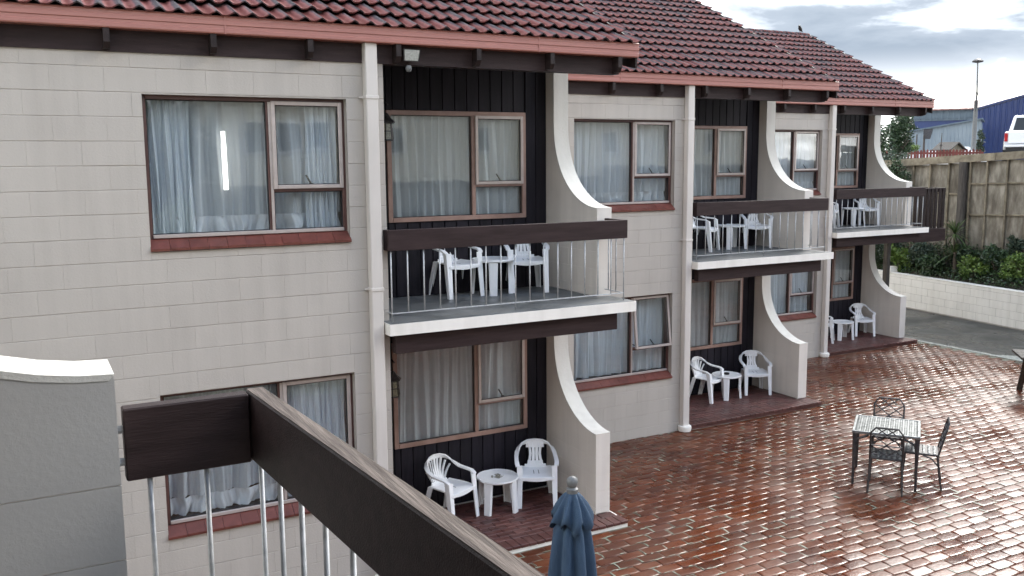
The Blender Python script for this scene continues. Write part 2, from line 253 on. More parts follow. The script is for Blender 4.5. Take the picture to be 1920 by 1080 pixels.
# ------------------------------------------------------------------ mesh helpers
class MB:
    def __init__(s): s.v = []; s.f = []
    def add(s, vs, fs):
        o = len(s.v); s.v += [tuple(x) for x in vs]; s.f += [tuple(i+o for i in f) for f in fs]; return s
    def box(s, x0, x1, y0, y1, z0, z1):
        return s.add([(x0,y0,z0),(x1,y0,z0),(x1,y1,z0),(x0,y1,z0),(x0,y0,z1),(x1,y0,z1),(x1,y1,z1),(x0,y1,z1)],
                     [(0,3,2,1),(4,5,6,7),(0,1,5,4),(1,2,6,5),(2,3,7,6),(3,0,4,7)])
    def cbox(s, x0, x1, y0, y1, z0, z1, c=0.004):
        """box with chamfered edges"""
        X = (x0, x1); Y = (y0, y1); Z = (z0, z1); vs = []; idx = {}
        for i in (0, 1):
            for j in (0, 1):
                for k in (0, 1):
                    sx, sy, sz = (c if i == 0 else -c), (c if j == 0 else -c), (c if k == 0 else -c)
                    for a in range(3):
                        p = [X[i]+sx, Y[j]+sy, Z[k]+sz]; p[a] = (X[i], Y[j], Z[k])[a]
                        idx[i, j, k, a] = len(vs); vs.append(p)
        fs = []
        def g(i, j, k, a): return idx[i, j, k, a]
        fs += [(g(0,0,0,0),g(0,0,1,0),g(0,1,1,0),g(0,1,0,0)), (g(1,0,0,0),g(1,1,0,0),g(1,1,1,0),g(1,0,1,0)),
               (g(0,0,0,1),g(1,0,0,1),g(1,0,1,1),g(0,0,1,1)), (g(0,1,0,1),g(0,1,1,1),g(1,1,1,1),g(1,1,0,1)),
               (g(0,0,0,2),g(0,1,0,2),g(1,1,0,2),g(1,0,0,2)), (g(0,0,1,2),g(1,0,1,2),g(1,1,1,2),g(0,1,1,2))]
        for j in (0, 1):
            for k in (0, 1): fs.append((g(0,j,k,1),g(1,j,k,1),g(1,j,k,2),g(0,j,k,2)))
        for i in (0, 1):
            for k in (0, 1): fs.append((g(i,0,k,0),g(i,1,k,0),g(i,1,k,2),g(i,0,k,2)))
            for j in (0, 1): fs.append((g(i,j,0,0),g(i,j,1,0),g(i,j,1,1),g(i,j,0,1)))
            for j in (0, 1):
                for k in (0, 1): fs.append((g(i,j,k,0),g(i,j,k,1),g(i,j,k,2)))
        return s.add(vs, fs)
    def prism(s, poly, axis, a0, a1):
        """2D polygon (y,z), (x,z) or (x,y) pushed along axis 0,1,2"""
        n = len(poly)
        def pt(p, a):
            q = list(p); q.insert(axis, a); return q
        vs = [pt(p, a0) for p in poly] + [pt(p, a1) for p in poly]
        fs = [tuple(range(n)), tuple(range(2*n-1, n-1, -1))] + [(i, (i+1) % n, n+(i+1) % n, n+i) for i in range(n)]
        return s.add(vs, fs)
    def tube(s, pts, r, n=8, cap=True, flat=1.0):
        pts = [Vector(p) for p in pts]; m = len(pts)
        rs = r if isinstance(r, (list, tuple)) else [r]*m
        rings = []; ref = None
        for i, p in enumerate(pts):
            d = (pts[min(i+1, m-1)] - pts[max(i-1, 0)]).normalized()
            if ref is None: ref = Vector((0, 0, 1)) if abs(d.z) < 0.9 else Vector((1, 0, 0))
            u = d.cross(ref).normalized(); w = u.cross(d).normalized(); ref = w
            rings.append([p + u*math.cos(2*math.pi*k/n)*rs[i] + w*math.sin(2*math.pi*k/n)*rs[i]*flat for k in range(n)])
        vs = [v for q in rings for v in q]
        fs = [(i*n+k, i*n+(k+1) % n, (i+1)*n+(k+1) % n, (i+1)*n+k) for i in range(m-1) for k in range(n)]
        if cap: fs += [tuple(range(n-1, -1, -1)), tuple((m-1)*n+k for k in range(n))]
        return s.add(vs, fs)
    def lathe(s, prof, n=16, c=(0, 0, 0), mod=None):
        vs = []; m = len(prof)
        for i, (r, z) in enumerate(prof):
            for k in range(n):
                a = 2*math.pi*k/n; q = r*(mod(a, i) if mod else 1)
                vs.append((c[0]+q*math.cos(a), c[1]+q*math.sin(a), c[2]+z))
        fs = [(i*n+k, i*n+(k+1) % n, (i+1)*n+(k+1) % n, (i+1)*n+k) for i in range(m-1) for k in range(n)]
        fs += [tuple(range(n-1, -1, -1)), tuple((m-1)*n+k for k in range(n))]
        return s.add(vs, fs)
    def bar(s, a, b, w, h, upv=(0, 0, 1)):
        """rectangular bar from a to b, w across, h along upv"""
        a = Vector(a); b = Vector(b); d = (b-a).normalized(); u = Vector(upv)
        x = d.cross(u)
        if x.length < 1e-4: x = d.cross(Vector((1, 0, 0)))
        x.normalize(); y = x.cross(d).normalized()
        vs = [p + x*w/2*i + y*h/2*j for p in (a, b) for i, j in ((-1,-1),(1,-1),(1,1),(-1,1))]
        return s.add(vs, [(3,2,1,0),(4,5,6,7),(0,1,5,4),(1,2,6,5),(2,3,7,6),(3,0,4,7)])
    def mesh(s, name):
        me = bpy.data.meshes.new(name); me.from_pydata([tuple(v) for v in s.v], [], s.f)
        return me
def fix(me, smooth=False, weld=False):
    import bmesh
    b = bmesh.new(); b.from_mesh(me)
    if weld: bmesh.ops.remove_doubles(b, verts=b.verts, dist=1e-5)
    bmesh.ops.recalc_face_normals(b, faces=b.faces); b.to_mesh(me); b.free()
    if smooth:
        me.polygons.foreach_set('use_smooth', [True]*len(me.polygons))
        if isinstance(smooth, (int, float)) and smooth is not True:
            me.set_sharp_from_angle(angle=R(smooth))
    me.update()
def ob(name, mb, m, parent=None, smooth=False, loc=None, rot=None, raw=False, label=None):
    me = mb.mesh(name) if isinstance(mb, MB) else mb
    if isinstance(mb, MB) and not raw: fix(me, smooth)
    o = bpy.data.objects.new(name, me); COL.objects.link(o)
    if m is not None and not me.materials: me.materials.append(MT[m] if isinstance(m, str) else m)
    if parent: o.parent = parent
    if loc: o.location = loc
    if rot: o.rotation_euler = rot
    if label: o['label'] = label
    return o
def tag(o, label, cat, group=None):
    o['label'] = label; o['category'] = cat
    if group: o['group'] = group
    return o
def thing(name, label, cat, loc=(0, 0, 0), rz=0, group=None):
    o = bpy.data.objects.new(name, None); o.empty_display_size = 0.1; COL.objects.link(o)
    o.location = loc; o.rotation_euler = (0, 0, rz); return tag(o, label, cat, group)
def structure(o): o['kind'] = 'structure'; return o
def stuff(o): o['kind'] = 'stuff'; return o
def kids(o): return list(o.children)
def copy_tree(o, loc=None, rz=None, label=None, parent=None):
    c = o.copy(); COL.objects.link(c)
    if parent: c.parent = parent
    if loc is not None: c.location = loc
    if rz is not None: c.rotation_euler = (0, 0, rz)
    if label: c['label'] = label
    for k in kids(o): copy_tree(k, parent=c)
    return c
CACHE = {}
def cached(key, make):
    if key not in CACHE: CACHE[key] = make()
    return CACHE[key]

# ------------------------------------------------------------------ the motel's measurements (unit-local: x along the front, y into the building)
FW, FT = 2.574, 0.193            # fin: left face, thickness
YD = 1.366                       # depth of the balcony recess
YF = 0.256                       # fin's front end
GZ = 0.13                        # courtyard level
TZ = 0.20                        # terrace level
SB, ST = 2.65, 2.76              # balcony slab underside and top
SLOPE = 0.5013; TH = math.atan(SLOPE)
def roof_z(y): return 5.50 + SLOPE*(y+0.14) if y < 3.61 else 5.50 + SLOPE*3.75 - SLOPE*(y-3.61)
COURSE0 = 0.07
def curve(z0):
    """front profile of the fin (y,z) from its low front corner up; a quarter sweep"""
    pts = []
    for i in range(17):
        a = i/16*math.pi/2
        pts.append((YF + 0.935*math.sin(a)**1.05, z0 + 0.98*(1-math.cos(a)**0.92)))
    return pts
LOW = [(y, z) for y, z in curve(1.155)]; UPP = [(y, z) for y, z in curve(3.757)]

def clip(poly, y0, y1, z0, z1):
    def cut(pl, ins, inter):
        r = []
        for i in range(len(pl)):
            a, b = pl[i-1], pl[i]
            if ins(b):
                if not ins(a): r.append(inter(a, b))
                r.append(b)
            elif ins(a): r.append(inter(a, b))
        return r
    def ix(a, b, y): t = (y-a[0])/(b[0]-a[0]); return (y, a[1]+t*(b[1]-a[1]))
    def iz(a, b, z): t = (z-a[1])/(b[1]-a[1]); return (a[0]+t*(b[0]-a[0]), z)
    for ins, it in ((lambda p: p[0] >= y0, lambda a, b: ix(a, b, y0)), (lambda p: p[0] <= y1, lambda a, b: ix(a, b, y1)),
                    (lambda p: p[1] >= z0, lambda a, b: iz(a, b, z0)), (lambda p: p[1] <= z1, lambda a, b: iz(a, b, z1))):
        poly = cut(poly, ins, it) if poly else poly
    q = []
    for p in poly:
        if not q or (abs(p[0]-q[-1][0]) + abs(p[1]-q[-1][1])) > 1e-5: q.append(p)
    if len(q) > 1 and abs(q[0][0]-q[-1][0]) + abs(q[0][1]-q[-1][1]) < 1e-5: q.pop()
    return q
def area(p): return abs(sum(p[i-1][0]*p[i][1]-p[i][0]*p[i-1][1] for i in range(len(p))))/2

def open_wall(x0, x1, z0, z1, holes, y0, y1):
    """wall slab with rectangular openings (x0,x1,z0,z1)"""
    xs = sorted({x0, x1, *[h[i] for h in holes for i in (0, 1) if x0 < h[i] < x1]}); zs = sorted({z0, z1, *[h[i] for h in holes for i in (2, 3)]})
    solid = lambda i, j: 0 <= i < len(xs)-1 and 0 <= j < len(zs)-1 and not any(h[0]-1e-6 <= xs[i] and xs[i+1] <= h[1]+1e-6 and h[2]-1e-6 <= zs[j] and zs[j+1] <= h[3]+1e-6 for h in holes)
    m = MB()
    for i in range(len(xs)-1):
        for j in range(len(zs)-1):
            if not solid(i, j): continue
            a, b, c, d = xs[i], xs[i+1], zs[j], zs[j+1]
            m.add([(a,y0,c),(b,y0,c),(b,y0,d),(a,y0,d)], [(0,1,2,3)]); m.add([(a,y1,c),(b,y1,c),(b,y1,d),(a,y1,d)], [(3,2,1,0)])
            if not solid(i-1, j): m.add([(a,y0,c),(a,y1,c),(a,y1,d),(a,y0,d)], [(3,2,1,0)])
            if not solid(i+1, j): m.add([(b,y0,c),(b,y1,c),(b,y1,d),(b,y0,d)], [(0,1,2,3)])
            if not solid(i, j-1): m.add([(a,y0,c),(b,y0,c),(b,y1,c),(a,y1,c)], [(3,2,1,0)])
            if not solid(i, j+1): m.add([(a,y0,d),(b,y0,d),(b,y1,d),(a,y1,d)], [(0,1,2,3)])
    return m
def minus(rects, h):
    r = []
    for a, b, c, d in rects:
        A, B, C, D = max(a, h[0]), min(b, h[1]), max(c, h[2]), min(d, h[3])
        if A >= B or C >= D: r.append((a, b, c, d)); continue
        if a < A: r.append((a, A, c, d))
        if B < b: r.append((B, b, c, d))
        if c < C: r.append((A, B, c, C))
        if D < d: r.append((A, B, D, d))
    return r
def block_mesh(w, h):
    w = round(w, 3); h = round(h, 3)
    def mk():
        m = MB(); g = 0.002; c = 0.003; d = 0.0045; gx = 0.0; cx = 0.0009
        x0, x1, z0, z1 = gx, w-gx, g, h-g
        m.add([(x0,0.01,z0),(x1,0.01,z0),(x1,0.01,z1),(x0,0.01,z1),(x0,-d+c,z0),(x1,-d+c,z0),(x1,-d+c,z1),(x0,-d+c,z1),
               (x0+cx,-d,z0+c),(x1-cx,-d,z0+c),(x1-cx,-d,z1-c),(x0+cx,-d,z1-c)],
              [(8,9,10,11),(4,5,9,8),(5,6,10,9),(6,7,11,10),(7,4,8,11),(0,1,5,4),(1,2,6,5),(2,3,7,6),(3,0,4,7)])
        me = m.mesh('block'); me.materials.append(MT['block']); return me
    return cached(('block', w, h), mk)
def lay_blocks(parent, x0, x1, z0, z1, holes, phase, y=0.0, right_anchor=None):
    anchor = x1 if right_anchor is None else right_anchor
    k0 = int(math.floor((z0-COURSE0)/0.2)); k1 = int(math.ceil((z1-COURSE0)/0.2))
    for k in range(k0, k1):
        a0, a1 = max(z0, COURSE0+0.2*k), min(z1, COURSE0+0.2*(k+1))
        if a1-a0 < 0.02: continue
        off = (0.2 if (k+phase) % 2 else 0.0)
        i0 = int(math.floor((x0-anchor-off)/0.4))-1
        i = i0
        while anchor+off+0.4*i < x1:
            b0, b1 = max(x0, anchor+off+0.4*i), min(x1, anchor+off+0.4*(i+1)); i += 1
            if b1-b0 < 0.03: continue
            rs = [(b0, b1, a0, a1)]
            for h in holes: rs = minus(rs, h)
            for r in rs:
                if r[1]-r[0] < 0.025 or r[3]-r[2] < 0.025: continue
                o = ob('block', block_mesh(r[1]-r[0], r[3]-r[2]), None, parent, loc=(r[0], y + rnd.uniform(-.0012, .0012), r[2]))

# ------------------------------------------------------------------ windows
def curtain_mesh(x0, x1, z0, z1, seed, amp=0.024, waves=11, spread=None, gap=None):
    r = random.Random(seed); n = 150; rows = 9; vs = []; fs = []
    ph = [r.uniform(0, 6.28) for _ in range(5)]
    def yy(u, w):
        big = math.sin(u*waves*6.28 + 1.3*math.sin(u*9+ph[0]) + 0.5*math.sin(w*3+ph[1])*1.0)
        return 1.35*amp*big*(0.35+0.65*math.sin(u*6.1+ph[2])**2) + 0.35*amp*math.sin(u*waves*14.5+ph[3]+w) + 0.2*amp*math.sin(u*waves*31+ph[4])
    for j in range(rows+1):
        w = j/rows
        for i in range(n+1):
            u = i/n
            vs.append((x0+(x1-x0)*u + 0.012*math.sin(w*4+u*20+ph[1]), yy(u, w)*(0.6+0.5*w), z1+(z0-z1)*w))
    if gap:   # the two halves hang apart lower down
        pass
    for j in range(rows):
        for i in range(n):
            a = j*(n+1)+i; fs.append((a, a+1, a+n+2, a+n+1))
    m = MB(); m.add(vs, fs); return m
def window(parent, x0, x1, z0, z1, y, style, open_deg=0, sill=None):
    """two-light window: big fixed pane left, opening sash over a small pane right. Front of frame at y, glass behind."""
    fm = 'frame' if style == 'timber' else 'frame_dark'
    ft = 0.052 if style == 'timber' else 0.034
    fd = 0.07
    xm = x0+(x1-x0)*0.605; zm = z0 + 0.40
    f = MB()
    f.cbox(x0, x0+ft, y, y+fd, z0, z1, 0.003); f.cbox(x1-ft, x1, y, y+fd, z0, z1, 0.003)
    f.cbox(x0+ft, x1-ft, y, y+fd, z1-ft, z1, 0.003); f.cbox(x0+ft, x1-ft, y-0.006, y+fd, z0, z0+ft, 0.003)
    f.cbox(xm-0.026, xm+0.022, y+0.003, y+fd, z0+ft, z1-ft, 0.003)
    f.cbox(xm+0.022, x1-ft, y+0.006, y+fd, zm-0.022, zm+0.016, 0.003)
    w = ob('window', f, fm, parent)
    if style != 'timber':     # pale bottom rail and mullion face
        a = MB(); a.cbox(x0+ft, x1-ft, y-0.012, y+0.012, z0+0.004, z0+0.036, 0.003); a.cbox(xm-0.008, xm+0.018, y-0.006, y+0.02, z0+0.036, z1-ft-0.001, 0.003)
        ob('bottom_rail', a, 'alu', w)
    ps = MB(); ps.box(x0+ft, xm-0.026, y+0.04, y+0.045, z0+ft, z1-ft); ob('pane', ps, 'glass', w)
    ps = MB(); ps.box(xm+0.022, x1-ft, y+0.04, y+0.045, z0+ft, zm-0.022); ob('pane', ps, 'glass', w)
    # beads round the fixed panes
    b = MB()
    for (p, q, r_, s_) in ((x0+ft, xm-0.026, z0+ft, z1-ft), (xm+0.022, x1-ft, z0+ft, zm-0.022)):
        b.box(p, p+0.008, y+0.022, y+0.038, r_, s_); b.box(q-0.008, q, y+0.022, y+0.038, r_, s_); b.box(p+0.008, q-0.008, y+0.022, y+0.038, s_-0.008, s_); b.box(p+0.008, q-0.008, y+0.022, y+0.038, r_, r_+0.008)
    ob('bead', b, 'rubber', w)
    # opening sash, hinged at its head
    sx0, sx1, sz0, sz1 = xm+0.016, x1-ft+0.008, zm+0.004, z1-ft+0.006
    H = sz1-sz0; s = MB(); sw = 0.036
    s.cbox(0, sw, -0.016, 0.03, -H, 0, 0.004); s.cbox(sx1-sx0-sw, sx1-sx0, -0.016, 0.03, -H, 0, 0.004)
    s.cbox(sw, sx1-sx0-sw, -0.016, 0.03, -sw, 0, 0.004); s.cbox(sw, sx1-sx0-sw, -0.016, 0.03, -H, -H+sw, 0.004)
    so = ob('sash', s, 'alu', w, loc=(sx0, y-0.004, sz1), rot=(R(open_deg) if False else -R(open_deg), 0, 0))
    g = MB(); g.box(sw, sx1-sx0-sw, 0.004, 0.009, -H+sw, -sw)
    po = ob('sash_pane', g, 'glass', w, loc=(sx0, y-0.004, sz1), rot=(-R(open_deg), 0, 0))
    b = MB()
    for p, q, r_, s_ in ((sw, sw+0.007, -H+sw, -sw), (sx1-sx0-sw-0.007, sx1-sx0-sw, -H+sw, -sw)): b.box(p, q, -0.004, 0.003, r_, s_)
    b.box(sw+.007, sx1-sx0-sw-.007, -0.004, 0.003, -sw-0.007, -sw); b.box(sw+.007, sx1-sx0-sw-.007, -0.004, 0.003, -H+sw, -H+sw+0.007)
    ob('sash_bead', b, 'rubber', w, loc=(sx0, y-0.004, sz1), rot=(-R(open_deg), 0, 0))
    h = MB(); xc = (sx1-sx0)/2; h.bar((xc+0.03, 0.035, -H+sw+0.002), (xc-0.005, 0.075, -H+sw+0.085), 0.016, 0.012); h.box(xc+0.01, xc+0.05, 0.03, 0.045, -H+0.01, -H+sw+0.01)
    ob('latch', h, 'rubber', w, loc=(sx0, y-0.004, sz1), rot=(-R(open_deg), 0, 0))
    if open_deg:
        st = MB(); st.bar((sx0+0.02, y+0.03, sz0+0.06), (sx0+0.02, y-H*math.sin(R(open_deg))+0.01, sz1-H*math.cos(R(open_deg))+0.05), 0.012, 0.01)
        st.bar((sx1-0.02, y+0.03, sz0+0.06), (sx1-0.02, y-H*math.sin(R(open_deg))+0.01, sz1-H*math.cos(R(open_deg))+0.05), 0.012, 0.01)
        ob('stay', st, 'rubber', w)
    if sill:
        a0, a1, zb = sill; n = 11; tw = (a1-a0)/n
        def mk():
            t = MB(); t.add([(0.0015,-0.03,0),(tw-0.0015,-0.03,0),(tw-0.0015,-0.03,0.022),(0.0015,-0.03,0.022),(0.0015,0.075,0),(tw-0.0015,0.075,0),(tw-0.0015,0.075,0.098),(0.0015,0.075,0.098)],
                            [(0,1,2,3),(3,2,6,7),(1,5,6,2),(4,0,3,7),(0,4,5,1),(5,4,7,6)])
            me = t.mesh('sill_tile'); fix(me); me.materials.append(MT['sill']); return me
        me = cached(('sill', round(tw, 4)), mk)
        for i in range(n): ob('sill_tile', me, None, w, loc=(a0+i*tw, rnd.uniform(-.002, .002), zb+rnd.uniform(-.001, .001)))
    return w

# ------------------------------------------------------------------ railings
def railing(parent, y_front=-0.142, xl=-0.041, xr=2.707, top='timber', yb_left=-0.004, yb_right=YF-0.02, near=False):
    zb, zt, bt = 3.447, 3.646, 0.05
    skew = -0.0717 if near else 0.0           # the near front board runs a few degrees off square
    def yo(x): return y_front + (xr-x)*-skew*-1
    p = MB(); p.cbox(xl-xr, 0, 0, bt, zb, zt, 0.004)
    rail = ob('balcony_railing', p, 'timber', parent, loc=(0, 0, 0))
    for v in rail.data.vertices: v.co = (v.co.x+xr, v.co.y+yo(v.co.x+xr), v.co.z)
    q = MB(); q.cbox(xr-bt, xr, y_front+bt+0.001, yb_right, zb+0.001, zt-0.001, 0.004); ob('return_board', q, 'timber', rail)
    q = MB(); q.cbox(xl, xl+bt, yo(xl+bt)+bt+0.001, yb_left, zb+0.001, zt-0.001, 0.004); ob('return_board', q, 'timber', rail)
    n = 16; yr = y_front+bt/2; zr = 2.845
    def rod(h):
        def mk():
            m = MB(); m.tube([(0, 0, 0), (0, 0, h)], 0.0072, 7); me = m.mesh('baluster'); fix(me, True); me.materials.append(MT['galv']); return me
        return cached(('rod', round(h, 3)), mk)
    for i in range(n+1):
        x = xl+0.03 + (xr-xl-0.06)*i/n
        z0 = ST+0.004 if i in (0, n//2, n) else zr
        ob('baluster', rod(zb-z0), None, rail, loc=(x, yo(x)+bt/2, z0))
    for i in range(1, 3):
        y = y_front+bt/2 + (yb_right-y_front-bt/2)*i/2.4
        ob('baluster', rod(zb-zr), None, rail, loc=(xr-0.03, y, zr))
    b = MB(); b.bar((xl+0.025, yo(xl+0.025)+bt/2, zr), (xr-0.024, yo(xr-0.024)+bt/2, zr), 0.02, 0.009); b.box(xr-0.035, xr-0.024, yr+0.01, yb_right+0.01, zr-0.005, zr+0.004); b.box(xl+0.025, xl+0.036, yr+0.01, yb_left, zr-0.005, zr+0.004)
    ob('bottom_rail', b, 'galv', rail)
    for z in (zb+0.05, zt-0.06):
        c = MB(); c.tube([(xr-bt/2, yb_right-0.004, z), (xr-bt/2, YF-0.0005, z)], 0.011, 8); ob('bolt', c, 'galv', rail, smooth=False)
    if near:      # weathered bare top edge of the near rail
        t = MB(); t.prism([(xl+0.004, yo(xl)+0.003), (xr-0.003, yo(xr)+0.003), (xr-0.003, yo(xr)+bt-0.003), (xl+0.004, yo(xl)+bt-0.003)], 2, zt+0.0005, zt+0.003); ob('worn_top_edge', t, 'worn', rail)
    return rail

# ------------------------------------------------------------------ roof pieces
def tile_mesh():
    m = MB(); n = 12; Lh = 0.37; amp = 0.016
    top = []; W2 = 0.30
    def prof(x): return amp*(2.1*(0.5+0.5*math.cos(2*math.pi*x/0.15))**1.7 - 1)
    f = [(W2*i/n, 0, 0.064+prof(W2*i/n)) for i in range(n+1)]; b = [(W2*i/n, Lh, 0.012+prof(W2*i/n)) for i in range(n+1)]
    lo = [(x, 0.003, z-0.014) for x, y, z in f]
    m.add(f+b, [(i, i+1, n+1+i+1, n+1+i) for i in range(n)]); m.add(f+lo, [(i+1, i, n+1+i, n+1+i+1) for i in range(n)])
    me = m.mesh('roof_tile'); me.polygons.foreach_set('use_smooth', [True]*len(me.polygons)); me.materials.append(MT['tile']); return me
def ridge_mesh():
    m = MB(); n = 8; vs = []
    for x, r in ((0, 0.125), (0.41, 0.112)):
        for i in range(n+1):
            a = math.pi*(0.06+0.88*i/n); vs.append((x, r*math.cos(a), 0.62*r*math.sin(a)))
    for x, r in ((0, 0.105),):
        for i in range(n+1):
            a = math.pi*(0.06+0.88*i/n); vs.append((x, r*math.cos(a), 0.62*r*math.sin(a)-0.01))
    m.add(vs, [(i, i+1, n+2+i, n+1+i) for i in range(n)] + [(i+1, i, 2*n+2+i, 2*n+3+i) for i in range(n)])
    me = m.mesh('ridge_tile'); me.polygons.foreach_set('use_smooth', [True]*len(me.polygons)); me.materials.append(MT['tile']); return me

def unit(parent, xl, xr_roof=2.831, tiles=True, first=False, near=False, open_low=0, blocks_from=-9, dress=True):
    """one stepped motel unit in local coordinates"""
    y_back = 7.4
    holes = [(-2.12, -0.365, 3.54, 4.86), (-2.12, -0.365, 0.98, 2.29)]
    # --- front block wall
    wall = ob('block_wall', open_wall(xl, 0, 0, 5.40, holes, 0, 0.19), 'mortar', parent)
    if dress: lay_blocks(wall, max(xl, blocks_from), 0, 0.05, 5.30, holes, 0)
    rv = MB(); rv.box(-0.19, -0.001, 0.191, YD+0.2, 0, 5.40); ob('return_wall', rv, 'block', parent)
    # --- board-clad recess wall
    rh = [(0.53, 2.28, 3.612, 4.852), (0.53, 2.28, 0.998, 2.24)]
    bw = ob('boarded_wall', open_wall(0, FW, 0, 5.6, rh, YD+0.022, YD+0.12), 'board', parent)
    if dress:
        nb = 17; wd = FW/nb
        for lo_, hi_, (h0, h1, hz0, hz1) in ((TZ+0.005, SB-0.002, rh[1]), (ST+0.004, 5.36, rh[0])):
            for i in range(nb):
                a0, a1 = i*wd, (i+1)*wd
                for r in minus([(a0, a1, lo_, hi_)], (h0-0.002, h1+0.002, hz0-0.002, hz1+0.002)):
                    if r[1]-r[0] < 0.012 or r[3]-r[2] < 0.02: continue
                    w_, h_ = round(r[1]-r[0], 3), round(r[3]-r[2], 3)
                    def mk(w_=w_, h_=h_):
                        m = MB(); m.cbox(0.005, w_-0.005, 0, 0.021, 0, h_, 0.004); me = m.mesh('board'); fix(me); me.materials.append(MT['board']); return me
                    ob('board', cached(('board', w_, h_), mk), None, bw, loc=(r[0], YD+rnd.uniform(-.0015, .0015), r[2]))
    # --- windows
    wins = []
    wins.append(window(parent, -2.12, -0.365, 3.645, 4.86, 0.075, 'alu', sill=(-2.125, -0.36, 3.545)))
    wins.append(window(parent, -2.12, -0.365, 1.085, 2.29, 0.075, 'alu', open_deg=open_low, sill=(-2.125, -0.36, 0.985)))
    wins.append(window(parent, 0.53, 2.28, 3.612, 4.852, YD-0.018, 'timber'))
    wins.append(window(parent, 0.53, 2.28, 0.998, 2.24, YD-0.018, 'timber'))
    # --- fins
    lowp = [(YF, TZ+0.004)] + LOW + [(LOW[-1][0], SB-0.003), (y_back, SB-0.003), (y_back, 0.0), (YD+0.2, 0.0), (YD+0.2, TZ+0.004)]
    uppp = [(YF, ST+0.004)] + UPP + [(UPP[-1][0], 5.40), (UPP[-1][0]+0.1, roof_z(UPP[-1][0]+0.1)-0.12), (3.61, roof_z(3.61)-0.10), (y_back, roof_z(y_back)-0.10), (y_back, ST+0.004)]
    for poly, lo_, hi_ in ((lowp, TZ, SB), (uppp, ST, 5.4)):
        core = [(y+(0.0035 if y < 1.3 else 0), z-(0.0035 if (z > lo_+0.3 and y < 1.3 and z < hi_-0.1) else 0)) for y, z in poly]
        m = MB(); m.prism(core, 0, FW+0.0035, FW+FT-0.0035); fin = ob('fin_wall', m, 'fin', parent)
        k = int(math.floor((lo_-COURSE0)/0.2))
        zsm = 0.87 if poly is lowp else 3.47
        for za, zb in ((zsm, zsm+1.2), (zsm+1.2, hi_)):
            c = clip(poly, YF-0.01, YD+0.1, za+0.0016, zb-0.0016)
            b = MB(); b.prism(c, 0, FW, FW+FT); ob('block', b, 'fin_shaded' if near else 'fin', fin)
        while COURSE0+0.2*(k+1) < zsm+0.01:
            za, zb = COURSE0+0.2*k, COURSE0+0.2*(k+1)
            off = 0.2 if k % 2 else 0.0
            for i in range(-1, 4):
                ya, yb = YF+off+0.4*i, YF+off+0.4*(i+1)
                if yb <= YF+0.01 or ya >= YD: continue
                c = clip(poly, max(ya, YF-0.01)+(0.0016 if ya > YF else 0), min(yb, YD+0.1)-0.0016, za+0.0016, zb-0.0016)
                if len(c) < 3 or area(c) < 0.0012: continue
                b = MB(); b.prism(c, 0, FW, FW+FT); ob('block', b, 'fin_shaded' if near else 'fin', fin)
            k += 1
        # smooth rendered cap over the sweep
        cv = LOW if poly is lowp else UPP; cap = MB(); vs = []; n = len(cv)
        ext = cv + [(cv[-1][0], hi_-0.02 if poly is lowp else 5.38)]
        n = len(ext)
        for i, (y, z) in enumerate(ext):
            a = ext[max(i-1, 0)]; b = ext[min(i+1, n-1)]; t = Vector((b[0]-a[0], b[1]-a[1])).normalized(); nn = Vector((-t.y, t.x))   # points outwards-up
            if i == 0: nn = Vector((0, 1)).normalized()
            if nn.x > 0.001: nn = -nn if nn.y < 0 else nn
            nrm = Vector((-abs(t.y), abs(t.x)))
            vs.append((y+nrm.x*0.004, z+nrm.y*0.004)); 
        poly2 = vs + [(y+0.012*abs(1), z-0.012) if i < n-2 else (y+0.014, z) for i, (y, z) in reversed(list(enumerate(ext)))]
        cap.prism(poly2, 0, FW-0.003, FW+FT+0.003); ob('fin_cap', cap, 'render', fin, smooth=30)
    # --- balcony slab, its top, the beam under it
    sp = [(-0.078, -0.43 if near else -0.231), (2.766, -0.231), (2.766, YD+0.02), (0.0, YD+0.02), (0.0, -0.002), (-0.078, -0.002)]
    m = MB(); m.prism(sp, 2, SB, ST); slab = ob('balcony_slab', m, 'white', parent)
    m = MB(); m.prism([(-0.07, -0.222), (2.755, -0.222), (2.755, YF-0.006), (FW-0.006, YF-0.006), (FW-0.006, YD-0.006), (0.006, YD-0.006), (0.006, -0.006), (-0.07, -0.006)], 2, ST+0.0008, ST+0.003); ob('deck_surface', m, 'deck', slab)
    m = MB(); m.cbox(0.004, 2.575, -0.15, -0.05, 2.455, SB-0.004, 0.004); ob('beam', m, 'timber', parent)
    railing(parent, near=near)
    # --- terrace and its bricks
    if dress:
        tm = MB(); tm.box(0, 2.80, -0.062, YD+0.2, 0.0, TZ-0.012); ter = ob('terrace', tm, 'white' if first else 'terrace', parent)
        def brick(w_, d_):
            def mk():
                m = MB(); m.cbox(0.003, w_-0.003, 0.003, d_-0.003, 0, 0.035, 0.004); me = m.mesh('terrace_brick'); fix(me); me.materials.append(MT['terrace']); return me
            return cached(('tb', round(w_, 3), round(d_, 3)), mk)
        y = -0.08
        for i in range(28): ob('terrace_brick', brick(0.10, 0.20), None, ter, loc=(i*0.10, y, TZ-0.034+rnd.uniform(-.001, .001)))
        y += 0.20; row = 0
        while y < YD-0.05:
            x = -0.1 if row % 2 else 0.0
            while x < FW-0.01:
                a0, a1 = max(x, 0.0), min(x+0.2, FW-0.002); d_ = min(0.1, YD-y)
                if a1-a0 > 0.02: ob('terrace_brick', brick(a1-a0, d_), None, ter, loc=(a0, y, TZ-0.035+rnd.uniform(-.001, .001)))
                x += 0.2
            y += 0.1; row += 1
        ob('terrace_brick', brick(0.2, 0.135), None, ter, loc=(FW, 0.12, TZ-0.035)); 
    # --- eaves
    m = MB(); m.box(xl, 2.66, -0.02, 0.115, 5.192, 5.40); ob('eaves_beam', m, 'timber', parent)
